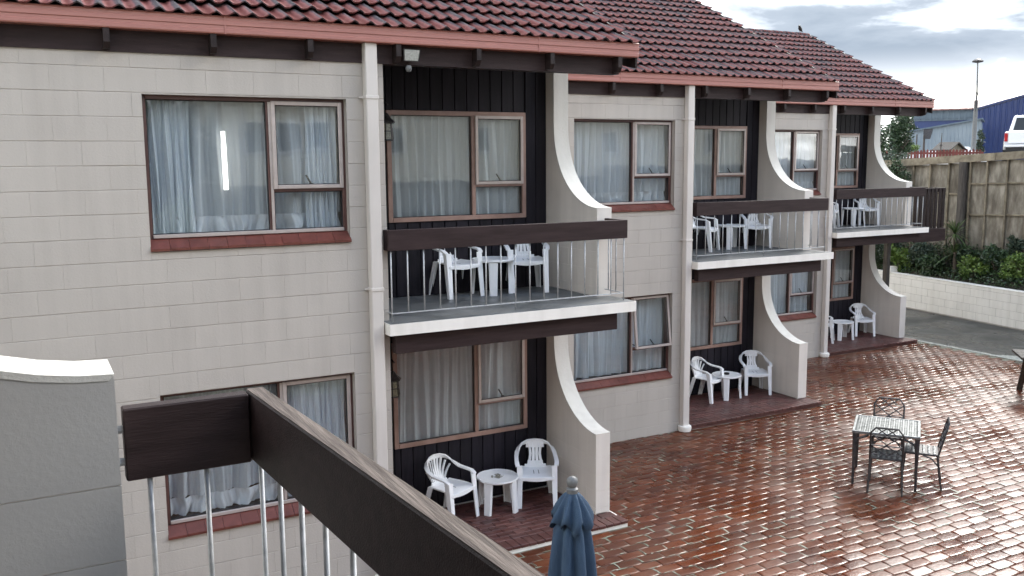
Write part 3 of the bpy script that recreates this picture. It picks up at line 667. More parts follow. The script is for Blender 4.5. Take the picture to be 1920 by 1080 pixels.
    for i in range(-8, 7):
        x = 0.09+0.828*i
        if x < xl+0.05 or x > 2.68: continue
        r_ = MB(); r_.prism([(-0.135, 5.36), (-0.135, 5.255), (-0.10, 5.205), (-0.022, 5.205), (-0.022, 5.40)], 0, x, x+0.048); ob('rafter_end', r_, 'timber_y', parent)
    m = MB(); m.prism([(-0.02, 5.365), (-0.14, 5.365), (-0.146, 5.375), (-0.146, 5.402), (-0.140, 5.408), (-0.140, 5.432), (-0.147, 5.438), (-0.147, 5.468), (-0.141, 5.474), (-0.141, 5.498), (-0.148, 5.506), (-0.138, 5.514), (-0.13, 5.506), (-0.13, 5.378), (-0.028, 5.378), (-0.02, 5.47)], 0, xl, xr_roof)
    ob('gutter', m, 'gutter', parent)
    for gx_ in (-1.45, 1.6):
        if gx_ > xl: m = MB(); m.box(gx_, gx_+0.012, -0.1495, -0.1315, 5.363, 5.511); ob('gutter_joint', m, 'gutter', parent)
    # --- roof
    sof = MB()
    sof.prism([(-0.115, roof_z(-0.115)-0.022), (3.61, roof_z(3.61)-0.022), (y_back+0.2, roof_z(y_back+0.2)-0.05), (y_back+0.2, roof_z(y_back+0.2)-0.09), (3.61, roof_z(3.61)-0.12), (0.1, 5.412), (-0.1, 5.44)], 0, xl, xr_roof-0.03)
    roof = ob('roof', sof, 'timber_y', parent)
    bb = MB(); bb.prism([(-0.12, 5.525), (3.61, roof_z(3.61)+0.035), (3.61, roof_z(3.61)-0.17), (0.1, 5.30), (-0.12, 5.25)], 0, xr_roof-0.028, xr_roof-0.004); ob('barge_board', bb, 'timber_y', roof)
    if tiles:
        tmesh = cached('tile', tile_mesh); cnt = 0; extra = MB()
        rows = 13; x_stop = xl if not first else -3.6
        cols = int((xr_roof - x_stop)/0.30)
        for j in range(rows):
            s0 = j*0.322
            for i in range(cols):
                x = xr_roof - 0.30*(i+1)
                y = -0.155+s0*math.cos(TH); z = 5.475+s0*math.sin(TH)
                o = ob('roof_tile', tmesh, None, roof, loc=(x+rnd.uniform(-.002, .002), y, z+rnd.uniform(-.002, .002)), rot=(TH+rnd.uniform(-.006, .006), rnd.uniform(-.004, .004), 0))
            if first:
                i = cols
                while xr_roof-0.30*(i+1) > xl:
                    x = xr_roof-0.30*(i+1); y = -0.155+s0*math.cos(TH); z = 5.475+s0*math.sin(TH)
                    mm = Matrix.Translation((x, y, z)) @ Matrix.Rotation(TH, 4, 'X')
                    extra.add([mm @ v.co for v in tmesh.vertices], [tuple(p.vertices) for p in tmesh.polygons]); i += 1
        if first: 
            eo = stuff(ob('roof_tiles', extra, 'tile', roof, raw=True))
        rm = cached('ridge', ridge_mesh); x = xr_roof-0.42
        while x > x_stop:
            ob('ridge_tile', rm, None, roof, loc=(x, 3.61, roof_z(3.61)-0.035)); x -= 0.39
        bs = MB(); bs.prism([(3.66, roof_z(3.66)+0.02), (y_back+0.25, roof_z(y_back+0.25)+0.02), (y_back+0.25, roof_z(y_back+0.25)-0.02), (3.66, roof_z(3.66)-0.03)], 0, xl, xr_roof-0.03); ob('rear_slope', bs, 'tile', roof)
    else:
        bs = MB(); bs.prism([(-0.16, 5.50), (3.61, roof_z(3.61)+0.03), (y_back+0.25, roof_z(y_back+0.25)+0.02), (y_back+0.25, roof_z(y_back+0.25)-0.03), (3.61, roof_z(3.61)-0.05), (-0.16, 5.47)], 0, xl, xr_roof-0.03); ob('roof_slope', bs, 'tile', roof)
    # --- rear wall, floors and rooms
    bk = MB(); bk.box(xl, FW-0.002, y_back-0.15, y_back, 0, 5.5); bk.box(xl, xl+0.15, 0.191, y_back-0.151, 0, 5.5); ob('rear_wall', bk, 'block', parent)
    fl = MB(); fl.box(xl+0.16, -0.195, 0.192, y_back-0.16, 2.6, 2.72); fl.box(-0.18, FW-0.01, YD+0.21, y_back-0.16, 2.6, 2.72); fl.box(xl+0.16, FW-0.01, YD+0.21, y_back-0.16, 5.42, 5.46)
    fl.box(xl+0.16, -0.195, 0.192, YD+0.208, 5.41, 5.44); ob('floor', fl, 'room', parent)
    cw = MB(); cw.box(xl+0.16, FW-0.01, 4.2, 4.3, 0, 5.4); ob('room_wall', cw, 'room', parent)
    # --- downpipe
    if dress:
        d = MB(); d.cbox(-0.205, -0.09, -0.112, -0.012, GZ+0.06, 5.368, 0.008)
        for z in (3.07, 4.86): d.cbox(-0.211, -0.084, -0.118, -0.006, z, z+0.035, 0.004)
        d.bar((-0.25, -0.03, 4.878), (-0.205, -0.03, 4.878), 0.022, 0.014); d.bar((-0.25, -0.03, 3.09), (-0.205, -0.03, 3.09), 0.022, 0.014)
        dp = ob('downpipe', d, 'pipe', parent)
        g = MB(); g.lathe([(0.06, 0), (0.095, 0.004), (0.105, 0.05), (0.1, 0.085), (0.07, 0.09)], 18, (-0.145, -0.075, GZ)); ob('gully_collar', g, 'white', dp, smooth=40)
    return wins

UNITS = {'A': (0.0, 0.0), 'B': (5.8655, 2.609), 'C': (11.817, 5.356)}
uA = thing('motel_unit', 'nearest cream block motel unit, its wide wall filling the left of the picture', 'building', (0, 0, 0), 0, 'stepped motel units')
unit(uA, -6.2, first=True, blocks_from=-3.6)
uB = thing('motel_unit', 'middle cream block motel unit, set back beyond the first large curved fin wall', 'building', (*UNITS['B'], 0), 0, 'stepped motel units')
unit(uB, 2.770-5.8655, open_low=7)
uC = thing('motel_unit', 'farthest cream block motel unit, beside the asphalt driveway', 'building', (*UNITS['C'], 0), 0, 'stepped motel units')
unit(uC, 8.636-11.817)
WX, WY = -2.6261, -8.3538
wing = thing('motel_wing', 'motel wing cropped at lower left, shade-toned fin wall and dark balcony rail close up', 'building', (WX, WY, 0), R(90))
unit(wing, -5.0, tiles=False, near=True, dress=False)

# end landing on the far gable of unit C: dark slatted balustrade on a post
lan = thing('stair_landing', 'dark brown slatted timber landing at the far end of the motel', 'landing', (14.70, 5.62, 0))
m = MB(); m.box(0, 1.06, 0.0, 1.6, 2.60, 2.68); ob('landing_deck', m, 'timber', lan)
m = MB(); m.cbox(0, 1.06, -0.05, -0.002, 2.38, 2.67, 0.004); m.cbox(1.012, 1.06, 0.0, 1.6, 2.40, 2.598, 0.004); ob('fascia', m, 'timber', lan)
sl = MB(); sl.cbox(0, 0.085, 0, 0.022, 2.682, 3.60, 0.003); sme = sl.mesh('slat'); fix(sme); sme.materials.append(MT['timber_y'])
for i in range(8): ob('slat', sme, None, lan, loc=(0.02+0.13*i, -0.025, 0))
for i in range(11): ob('slat', sme, None, lan, loc=(1.05, 0.06+0.135*i, 0), rot=(0, 0, R(90)))
m = MB(); m.cbox(0, 1.06, 0.0, 0.045, 3.50, 3.60, 0.004); ob('top_rail', m, 'timber', lan)
m = MB(); m.cbox(0.88, 1.0, 1.38, 1.50, GZ, 2.598, 0.006); ob('post', m, 'oldpost', lan)

# ------------------------------------------------------------------ ground, courtyard, driveway, bank, yard beyond
m = MB(); m.add([(-900, -900, 0.0), (900, -900, 0.0), (900, 900, 0.0), (-900, 900, 0.0)], [(0, 1, 2, 3)]); structure(ob('ground', m, 'grass'))
CY = structure(ob('courtyard', MB().box(-7, 14.80, -16, 8, 0.02, GZ-0.009), 'joint'))
m = MB(); m.add([(14.80, -30, GZ-0.008), (18.7, -30, GZ-0.008), (18.9, 40, GZ-0.008), (14.80, 40, GZ-0.008)], [(0, 1, 2, 3)]); structure(ob('driveway', m, 'asphalt'))
# pale strip of uneven width along the asphalt's edge
m = MB(); vs = []; n = 60
for i in range(n+1):
    y = -3+9*i/n; w = 0.10+0.26*max(0, math.sin(i*0.21)+0.45*math.sin(i*0.77+1)+0.25*math.sin(i*2.1))
    vs += [(14.803, y, GZ-0.004), (14.83+w, y, GZ-0.004)]
m.add(vs, [(2*i, 2*i+1, 2*i+3, 2*i+2) for i in range(n)]); stuff(ob('pale_strip', m, 'pale_strip'))

def inside_building(x, y):
    for k, (ox, oy) in UNITS.items():
        lx, ly = x-ox, y-oy
        if lx < 0.0:
            if ly > -0.02 and lx > (-6.2 if k == 'A' else -3.1): return True
        elif lx < 2.80 and ly > -0.09: return True
    return False
vm = Matrix(((rt.x, rt.y, rt.z), (up.x, up.y, up.z), (fw.x, fw.y, fw.z)))
def pix(x, y, z):
    q = vm @ (Vector((x, y, z))-CAM_P)
    if q.z < 0.2: return None
    return (960+FPX*q.x/q.z, 533.4-FPX*q.y/q.z, q.z)
PW, PD = 0.29, 0.1455
cells = []
row = 0; y = -12.0
while y < 5.5:
    x = -4.0 + (PW/2 if row % 2 else 0)
    while x+PW < 14.80:
        x0_, x1_, y1_ = x, x+PW, y+PD
        free = lambda a, b: not inside_building(a, b)
        if not (free(x+0.01, y+0.01) or free(x+PW-0.01, y+0.01)): x += PW; continue
        while not free(x0_+0.004, y+0.004): x0_ += 0.005
        while not free(x1_-0.004, y+0.004): x1_ -= 0.005
        while not (free(x0_+0.004, y1_-0.004) and free(x1_-0.004, y1_-0.004) and free((x0_+x1_)/2, y1_-0.004)): y1_ -= 0.005
        if x1_-x0_ > 0.03 and y1_-y > 0.02:
            q = pix((x0_+x1_)/2, (y+y1_)/2, GZ); sc = 0
            if q and -20 < q[0] < 1940 and 560 < q[1] < 1100:
                d = math.hypot(x-CAM_P.x, y-CAM_P.y); sc = CAM_P.z/(d*d*d)
                if q[1] > 735+(q[0]-470)*0.65: sc = 0       # hidden by the near rail
            cells.append((sc, x0_, x1_, y, y1_))
        x += PW
    y += PD; row += 1
cells.sort(reverse=True)
def paver_proto():
    m = MB(); a, b = PW/2-0.003, PD/2-0.003; vs = []
    for q, z in ((0, -0.04), (0, -0.007), (0.006, -0.0024), (0.015, -0.0006), (0.030, 0.0)): vs += [(-a+q, -b+q, z), (a-q, -b+q, z), (a-q, b-q, z), (-a+q, b-q, z)]
    return m.add(vs, [(4*i+j, 4*i+(j+1) % 4, 4*i+4+(j+1) % 4, 4*i+4+j) for i in range(4) for j in range(4)] + [(16, 17, 18, 19)])
pm = paver_proto(); pmesh = pm.mesh('paving_brick'); fix(pmesh, True); pmesh.materials.append(MT['paver'])
rest = MB()
for i, (sc, x, x1_, y, y1_) in enumerate(cells):
    sx_, sy_ = (x1_-x)/PW, (y1_-y)/PD; cx_, cy_ = (x+x1_)/2, (y+y1_)/2
    rx, ry, rz_ = rnd.gauss(0, 0.024), rnd.gauss(0, 0.013), rnd.gauss(0, 0.007); dz = rnd.gauss(0, 0.0016)
    if i < 300:
        o = ob('paving_brick', pmesh, None, CY, loc=(cx_, cy_, GZ+dz), rot=(rx, ry, rz_)); o.scale = (sx_, sy_, 1)
    elif y > -7.5:
        mm = Matrix.Translation((cx_, cy_, GZ+dz)) @ Matrix.Rotation(rx, 4, 'X') @ Matrix.Rotation(ry, 4, 'Y') @ Matrix.Rotation(rz_, 4, 'Z') @ Matrix.Diagonal((sx_, sy_, 1, 1))
        rest.add([mm @ Vector(v) for v in pm.v], pm.f)
pr = stuff(ob('paving_bricks', rest, 'paver_i', CY, smooth=True))
sm = MB(); r = random.Random(21)
def den(x, y): return 0.42+0.58*math.sin(x*0.9+1.7*math.sin(y*0.8)+0.4)*math.sin(y*1.3+0.9*math.sin(x*0.6)+1.1)
for sc, x, x1_, y, y1_ in cells:
    if y < -5 or x < 0.5: continue
    dn = den(x, y)*min(1, max(0.0, (13.2-x)/6+0.35))*(0.35 if y < -1.3-0.1*x else 1)
    for q in range(3):
        if r.random() > dn*0.8: continue
        a = r.uniform(x, x1_-0.05); ln = r.uniform(0.03, 0.16); w = r.uniform(0.006, 0.019); yc = y+r.uniform(-0.006, 0.008)
        if r.random() < 0.28:     # along a short cross joint
            pts = [(x+r.uniform(-.01, .01)+s_*w*r.uniform(.4, 1), y+t_*0.135+r.uniform(-.01, .01)) for s_, t_ in ((-1, .1), (1, .05), (1, .5), (.8, .9), (-.7, .95), (-1, .5))]
        else:
            pts = [(a+t_*ln, yc+s_*w*r.uniform(.3, 1)) for s_, t_ in ((-.3, 0), (-1, .3), (-.8, .7), (-.2, 1), (.8, .75), (1, .35))]
        h = GZ+r.uniform(0.001, 0.0035); sm.add([(p[0], p[1], h) for p in pts], [tuple(range(6))])
stuff(ob('joint_sand', sm, 'sand', CY, raw=True))

# retaining wall, white painted block
def rx_(y): return 18.03 + 0.135*(y-5.0)
RT = thing('retaining_wall', 'low white painted block wall along the driveway below the planted bank', 'wall', (18.03, 5.0, 0), math.atan2(-0.135, 1))
# local: y runs along the wall, x into the bank
m = MB(); m.box(0.007, 0.20, -14, 8, 0, 1.03); ob('wall_core', m, 'mortar', RT)
def rblock(w, h):
    def mk():
        b = MB(); b.cbox(0, 0.02, 0.003, w-0.003, 0.003, h-0.003, 0.004); me = b.mesh('block'); fix(me); me.materials.append(MT['white']); return me
    return cached(('rb', round(w, 3), round(h, 3)), mk)
for k in range(5):
    z0 = GZ+0.02+0.2*k; h = min(0.2, 1.03-z0)
    if h < 0.02: continue
    yy = -3.0 + (0.2 if k % 2 else 0)
    while yy < 6.6: ob('block', rblock(0.4, h), None, RT, loc=(rnd.uniform(-.002, .002), yy, z0)); yy += 0.4
m = MB(); m.cbox(-0.006, 0.21, -14, 8, 1.032, 1.06, 0.006); ob('coping', m, 'white', RT)
m = MB(); m.cbox(-0.03, 0.24, 4.36, 4.60, 1.064, 1.22, 0.008); ob('pier_cap', m, 'white', RT)

# the bank and the yard above it
m = MB(); vs = []; ys = [-40+2.0*i for i in range(46)]
for y in ys:
    x0 = rx_(y)+0.19; 
    for t, z in ((0, 0.99), (0.35, 1.16), (0.7, 1.5), (1.0, 1.86)):
        vs.append((x0+(19.62-x0)*t, y, z+0.05*math.sin(y*1.7+t*5)))
m.add(vs, [(4*i+j, 4*i+j+1, 4*i+j+5, 4*i+j+4) for i in range(len(ys)-1) for j in range(3)]); structure(ob('planting_bank', m, 'soil', smooth=True))
structure(ob('yard', MB().box(19.66, 400, -300, 400, 0.1, 4.08), 'gravel'))
def hill_z(x, y): return 0
m = MB(); vs = []; n = 40
for i in range(n+1):
    a = R(-10+80*i/n); 
    for d, h in ((420, 0), (470, 1), (620, 0.2)):
        hh = (12+10*math.sin(i*0.33+0.6)+4*math.sin(i*0.9))*h
        vs.append((d*math.sin(a), d*math.cos(a), 3+max(hh, 0)))
m.add(vs, [(3*i+j, 3*i+j+1, 3*i+j+4, 3*i+j+3) for i in range(n) for j in range(2)]); structure(ob('hills', m, 'hill', smooth=True))

# ------------------------------------------------------------------ timber retaining fence at the back of the bank
FN = thing('timber_fence', 'tall weathered plywood fence with battens and a dark round post above the bank', 'fence', (19.5, 0, 0))
def ftop(y): return 4.77-0.053*y      # top of the cap
post_y = 7.80
left_b = [12.9, 12.3, 11.75, 11.2, 10.6, 10.0, 9.40, 8.86, 8.27]; right_b = [7.62, 7.14, 6.58, 6.02, 5.46, 4.9, 4.34, 3.78, 3.2, 2.6, 2.0, 1.4]
def rails(y): return (3.30, 2.50) if y > post_y else (3.60-0.04*(y-7.1), 2.77-0.04*(y-7.1))
def fence_bay(ya, yb):
    ym = (ya+yb)/2; zt = ftop(ym)-0.20; zb = 1.80 if ym < post_y else 1.3
    r = [zb, *sorted(rails(ym)), zt]
    for i in range(3):
        p = MB(); p.box(0.0, 0.018, min(ya, yb)+0.01, max(ya, yb)-0.01, r[i]+0.012, r[i+1]-0.012); ob('panel', p, 'ply', FN, loc=(rnd.uniform(-.004, .004), 0, 0))
    for z in rails(ym):
        b = MB(); b.cbox(-0.055, -0.003, min(ya, yb)+0.022, max(ya, yb)-0.022, z-0.022, z+0.022, 0.004); ob('rail', b, 'batten', FN)
for lst in (left_b + [post_y], [post_y] + right_b):
    for a, b in zip(lst, lst[1:]): fence_bay(a, b)
for y in left_b + right_b:
    b = MB(); b.cbox(-0.075, 0.0-0.004, y-0.024, y+0.024, 1.75 if y < post_y else 1.3, ftop(y)-0.20, 0.004); ob('batten', b, 'batten', FN)
p = MB(); p.tube([(-0.10, post_y, 1.0), (-0.10, post_y, 2.6), (-0.10, post_y, ftop(post_y)-0.19)], [0.125, 0.118, 0.115], 14); ob('round_post', p, 'oldpost', FN, smooth=40)
for a, b in ((13.0, 9.9), (9.89, 6.9), (6.89, 3.9), (3.89, 1.4)):
    c = MB(); za, zb = ftop(a), ftop(b)
    c.add([(-0.12, a, za-0.2), (-0.12, b, zb-0.2), (0.06, b, zb-0.2), (0.06, a, za-0.2), (-0.10, a, za), (-0.10, b, zb), (0.06, b, zb), (0.06, a, za)], [(0,1,2,3),(4,7,6,5),(0,4,5,1),(1,5,6,2),(2,6,7,3),(3,7,4,0)])
    ob('cap_board', c, 'batten', FN)
ob('backing', MB().box(0.03, 0.05, 1.4, 13, 0.9, 3.9), 'oldpost', FN)

# ------------------------------------------------------------------ plants
def leaves(n, radii, size, seed, clumps=14, aspect=0.5, base=0.0, up=0.3):
    r = random.Random(seed); m = MB(); cs = []
    for _ in range(clumps):
        while True:
            p = Vector((r.uniform(-1, 1), r.uniform(-1, 1), r.uniform(-1, 1)))
            if 0.25 < p.length < 1: break
        cs.append((p*0.72, r.uniform(0.22, 0.42)))
    for _ in range(n):
        c, cr_ = r.choice(cs); d = Vector((r.gauss(0, 1), r.gauss(0, 1), r.gauss(0, 1))).normalized()*cr_*r.uniform(0.5, 1.0)**0.5
        p = c+d; p = Vector((p.x*radii[0], p.y*radii[1], (p.z+1)*radii[2]+base))
        ax = Vector((r.gauss(0, 1), r.gauss(0, 1), r.gauss(0, 0.7)+up)).normalized(); s = size*r.uniform(0.6, 1.35)
        side = ax.cross(Vector((r.gauss(0, 1), r.gauss(0, 1), r.gauss(0, 1)))).normalized()*s*aspect*0.5
        nrm = ax.cross(side).normalized()*s*0.12
        m.add([p, p+ax*s*0.5+side+nrm, p+ax*s, p+ax*s*0.5-side+nrm], [(0, 1, 2), (0, 2, 3)])
    return m
def shrub(x, y, z, radii, n, size, mt, label, seed, cat='shrub', name='shrub', group=None, aspect=0.5, clumps=14):
    t = thing(name, label, cat, (x, y, z), 0, group)
    ob('foliage', leaves(n, radii, size, seed, clumps, aspect), mt, t, raw=True)
    s = MB(); r = random.Random(seed+1)
    for _ in range(4):
        s.tube([(r.uniform(-.05, .05), r.uniform(-.05, .05), -0.12), (r.uniform(-.2, .2)*radii[0], r.uniform(-.2, .2)*radii[1], radii[2]*0.7), (r.uniform(-.6, .6)*radii[0], r.uniform(-.6, .6)*radii[1], radii[2]*1.4)], [0.022, 0.016, 0.006], 5)
    ob('stem', s, 'bark', t)
    return t
G = 'shrubs planted on the bank'
bank = [(18.95, 5.0, 1.25, .45, .5, .50, 'leaf', 'dark glossy shrub on the bank at the right edge of the picture'),
        (18.85, 5.75, 1.2, .42, .50, .42, 'leaf_b', 'bright green shrub on the bank, rightmost of the bright ones'),
        (19.0, 6.45, 1.3, .42, .48, .44, 'leaf', 'dark shrub under the fence, right of the spiky plant'),
        (18.8, 6.95, 1.15, .36, .45, .36, 'leaf_b', 'bright leafy shrub low on the bank just right of the spiky plant'),
        (19.1, 7.35, 1.35, .34, .42, .40, 'leaf', 'dark shrub tucked beneath the round fence post'),
        (18.8, 8.25, 1.12, .36, .45, .34, 'leaf', 'low dark shrub left of the spiky plant above the white wall'),
        (19.1, 8.75, 1.3, .40, .48, .46, 'leaf_g', 'grey green shrub under the slatted landing'),
        (18.9, 9.35, 1.15, .40, .42, .44, 'leaf_b', 'bright upright shrub seen under the balcony beam beside the dark post'),
        (19.15, 9.95, 1.25, .45, .48, .50, 'leaf_g', 'grey green shrub behind the dark landing post'),
        (18.95, 10.6, 1.2, .42, .48, .48, 'leaf', 'dark shrub framed by the lowest curved fin wall'),
        (19.25, 6.1, 1.7, .20, .22, .36, 'leaf_g', 'small climbing shrub against the fence panels at right')]
for i, (x, y, z, a, b, c, mt, lb) in enumerate(bank): shrub(x, y, z-0.1, (a, b, c), 1400, 0.095, mt, lb, 40+i, group=G)
gc = MB(); r = random.Random(5)
for _ in range(9000):
    y = r.uniform(2.5, 12); x0 = rx_(y)+0.2; t = r.random(); x = x0+(19.6-x0)*t; z = 0.98+0.9*t**1.3+r.uniform(0, 0.22)
    ax = Vector((r.gauss(-.4, 1), r.gauss(0, 1), r.gauss(0.3, 0.7))).normalized()*0.075; sd_ = ax.cross(Vector((r.gauss(0, 1), r.gauss(0, 1), 1))).normalized()*0.022
    p = Vector((x, y, z)); gc.add([p, p+ax*.5+sd_, p+ax, p+ax*.5-sd_], [(0, 1, 2, 3)])
stuff(ob('ground_cover', gc, 'leaf', raw=True))
# spiky cabbage-tree
sp = thing('spiky_plant', 'spiky sword-leaved plant on the bank in front of the fence post', 'plant', (18.85, 7.5, 1.05))
m = MB(); m.tube([(0, 0, 0), (0.02, 0.02, 0.6), (0.0, 0.05, 1.2)], [0.05, 0.045, 0.04], 8); ob('trunk', m, 'bark', sp)
r = random.Random(3)
for hz_, cnt in ((1.22, 75), (0.7, 40)):
    m = MB()
    for i in range(cnt):
        a = r.uniform(0, 6.28); el = r.uniform(-0.5, 1.35); Ln = r.uniform(0.42, 0.72); d = Vector((math.cos(a), math.sin(a), 0)); s_ = Vector((-d.y, d.x, 0))*0.016
        p0 = Vector((0, 0.05 if hz_ > .5 else 0.02, hz_)); pts = []
        for t in (0, 0.35, 0.7, 1.0):
            pts.append(p0 + d*Ln*t*math.cos(el) + Vector((0, 0, Ln*(t*math.sin(el) - 0.28*t*t))))
        m.add([pts[0]-s_*.5, pts[0]+s_*.5, pts[1]+s_, pts[1]-s_, pts[2]+s_*.8, pts[2]-s_*.8, pts[3]], [(0, 1, 2, 3), (3, 2, 4, 5), (5, 4, 6)])
    ob('leaf_head', m, 'leaf_s', sp, raw=True)
def tree(x, y, z, h, radii, n, size, mt, label, seed, group=None, name='tree', tr=0.12, aspect=0.55, clumps=22, base=None):
    t = thing(name, label, 'tree', (x, y, z), 0, group); r = random.Random(seed)
    m = MB(); m.tube([(0, 0, -0.2), (0.05, 0, h*.35), (-.03, .05, h*.62), (0, 0, h*.9)], [tr, tr*.8, tr*.5, tr*.15], 8)
    for i in range(7):
        a = r.uniform(0, 6.28); z0 = h*r.uniform(.3, .65)
        m.tube([(0, 0, z0), (math.cos(a)*radii[0]*.4, math.sin(a)*radii[1]*.4, z0+h*.12), (math.cos(a)*radii[0]*.8, math.sin(a)*radii[1]*.8, z0+h*.2)], [tr*.4, tr*.25, tr*.08], 5)
    ob('trunk', m, 'bark', t)
    b0 = h-2*radii[2] if base is None else base
    ob('crown', leaves(n, radii, size, seed, clumps, aspect, base=b0), mt, t, raw=True)
    return t
tree(19.15, 9.7, 2.1, 2.2, (.36, .55, .78), 3600, 0.075, 'leaf', 'dark leafy bush spilling over the left end panels of the timber fence', 19, clumps=22)
tree(20.35, 10.75, 2.7, 1.9, (.5, .6, .8), 5200, 0.085, 'leaf_g', 'grey green bush standing just behind the left end of the timber fence', 18, clumps=26)
tree(20.6, 11.9, 3.0, 2.6, (.75, .85, 1.1), 5200, 0.10, 'leaf', 'dark bushy tree rising behind the last curved fin wall', 11, clumps=26)
tree(19.9, 9.95, 2.6, 1.7, (.75, .8, .75), 4200, 0.085, 'leaf_g', 'grey green bush behind the dense bush at the left end of the timber fence', 12)
tree(24.3, 13.6, 4.08, 1.0, (.72, .7, .33), 1800, 0.075, 'leaf_b', 'small bright yellow green tree beside the red paling fence', 13, tr=0.05, clumps=12)
tree(48.9, 33.4, 4.08, 3.2, (1.2, 1.2, 1.4), 2600, 0.2, 'leaf', 'distant dark conifer seen past the last fin wall', 14, clumps=16)
tree(22.9, 12.7, 3.6, 2.3, (.5, .5, 1.0), 2600, 0.13, 'leaf', 'spiky dark tree touching the last fin wall on its right', 15, aspect=0.25)
tree(42.6, 23.4, 4.08, 1.75, (.28, .28, .85), 900, 0.12, 'leaf_g', 'small blue grey conifer by the foot of the street lamp', 16, tr=0.05, clumps=9)

# ------------------------------------------------------------------ buildings and things beyond the fence
VX = Vector((0.8814, -0.4724, 0)); VY = Vector((0.4724, 0.8814, 0)); VA = math.atan2(VX.y, VX.x); VB = R(-56.5)
def corr(mb, x0, x1, z0, zt, y, pitch, depth):
    """vertically ribbed sheet from x0..x1; zt(x) gives the top"""
    x = x0; vs = []; n = 0
    while x < x1-1e-6:
        for dx, dy in ((0, 0), (pitch*.55, 0), (pitch*.7, -depth), (pitch*.85, -depth)):
            xx = min(x+dx, x1); vs += [(xx, y+dy, z0), (xx, y+dy, zt(xx))]; n += 1
        x += pitch
    vs += [(x1, y, z0), (x1, y, zt(x1))]; n += 1
    mb.add(vs, [(2*i, 2*i+2, 2*i+3, 2*i+1) for i in range(n-1)])
bs = thing('blue_shed', 'navy blue corrugated shed behind the white pickup', 'shed', (51.8, 30.4, 4.08), VB)
m = MB(); corr(m, 0, 14, 0, lambda x: 3.2+0.29*min(x, 14-x), 0, 0.32, 0.05); corr(m, 0, 0.01, 0, lambda x: 3.2, 0, 0.3, 0.02); ob('front_wall', m, 'navy', bs)
m = MB(); m.box(0.02, 0.1, 0.05, 16, 0, 3.15); m.box(13.9, 13.98, 0.05, 16, 0, 3.15); ob('side_wall', m, 'navy', bs)
m = MB(); m.prism([(-0.1, 3.2), (7, 5.26), (14.1, 3.2), (14.1, 3.32), (7, 5.38), (-0.1, 3.32)], 1, -0.1, 16); ob('roof', m, 'navy', bs)
wh = thing('warehouse', 'long grey blue warehouse with faded red roof behind the lamp post', 'warehouse', (73.3, 53.0, 4.08), VB)
m = MB(); corr(m, 0, 22, 3.74, lambda x: 4.8, 0, 0.5, 0.05); ob('upper_wall', m, 'greyblue', wh)
m = MB(); m.box(0, 22, 0.08, 0.2, 0, 3.76); m.box(0, 0.2, 0.2, 12, 0, 4.78); ob('lower_wall', m, 'navy', wh)
m = MB(); m.box(0, 22, -0.08, 0.0, 3.95, 4.0); ob('girt', m, 'greyblue', wh)
m = MB(); x = -0.3
while x < 22.3:
    m.add([(x, -0.3, 4.8), (x+0.7, -0.3, 4.8), (x+0.7, 9, 6.1), (x, 9, 6.1), (x+0.7, -0.3, 4.86), (x+0.85, -0.3, 4.86), (x+0.85, 9, 6.16), (x+0.7, 9, 6.16)], [(0, 1, 2, 3), (4, 5, 6, 7)]); x += 0.85
m.box(-0.3, 22.3, -0.34, -0.30, 4.70, 4.82); ob('roof', m, 'rust', wh)
ps = thing('pale_shed', 'pale blue grey shed with a sloping roof beyond the red fence', 'shed', (43.75, 29.05, 4.08), VB)
m = MB(); corr(m, 0, 3.9, 0, lambda x: 1.72+0.165*x, 0, 0.2, 0.03); m.box(0, 0.05, 0.02, 5, 0, 1.7); m.box(3.85, 3.9, 0.02, 5, 0, 2.3); ob('wall', m, 'paleblue', ps)
m = MB(); m.prism([(-0.15, 1.70), (4.0, 2.385), (4.0, 2.46), (-0.15, 1.78)], 1, -0.15, 5.2); ob('roof', m, 'greyblue', ps)
sl_ = thing('street_lamp', 'tall grey street lamp standing in front of the blue shed', 'street lamp', (38.2, 20.75, 4.08))
m = MB(); m.tube([(0, 0, 0), (0, 0, 2.6)], [0.11, 0.095], 10); m.tube([(0, 0, 2.6), (0.02, 0, 3.3), (-.03, .02, 4.75)], [0.055, 0.045, 0.03], 8); ob('pole', m, 'finial', sl_)
m = MB(); m.lathe([(0.05, 0), (0.24, 0.04), (0.26, 0.09), (0.17, 0.16), (0.05, 0.2)], 12, (-.03, .02, 4.74)); ob('lamp_head', m, 'iron', sl_)
m = MB()
for a in range(4):
    c, s = math.cos(a*1.57+.5), math.sin(a*1.57+.5); m.tube([(0.04*c, 0.04*s, 3.35), (0.15*c, 0.15*s, 2.95), (0.13*c, 0.13*s, 2.55), (0.05*c, 0.05*s, 2.35)], 0.016, 5)
m.tube([(0, 0, 2.4), (0, 0, 2.95)], 0.085, 8); ob('bracket', m, 'iron', sl_)
hut = thing('timber_hut', 'tiny timber hut with a gabled roof above the red palings', 'hut', (36.6, 20.5, 4.08), VA+0.5)
m = MB(); m.prism([(-0.42, 0), (0.42, 0), (0.42, 0.62), (0, 0.86), (-0.42, 0.62)], 1, 0, 0.8); ob('wall', m, 'batten', hut)
for s in (-1, 1):
    m = MB(); m.prism([(0, 0.90), (s*0.62, 0.54), (s*0.62, 0.59), (0, 0.96)], 1, -0.12, 0.92); ob('roof', m, 'oldpost', hut)
m = MB()
for i in range(3): m.box(-0.32+i*0.12, -0.25+i*0.12, -0.02, 0.01, 0.25, 0.5)
ob('window', m, 'rubber', hut)
rf = thing('red_paling_fence', 'low red paling fence beyond the timber fence', 'fence', (30.2, 19.3, 4.08), VB)
pl = MB(); pl.prism([(0, 0), (0.09, 0), (0.09, 0.50), (0.045, 0.56), (0, 0.50)], 1, 0, 0.02); pme = pl.mesh('paling'); fix(pme); pme.materials.append(MT['redfence'])
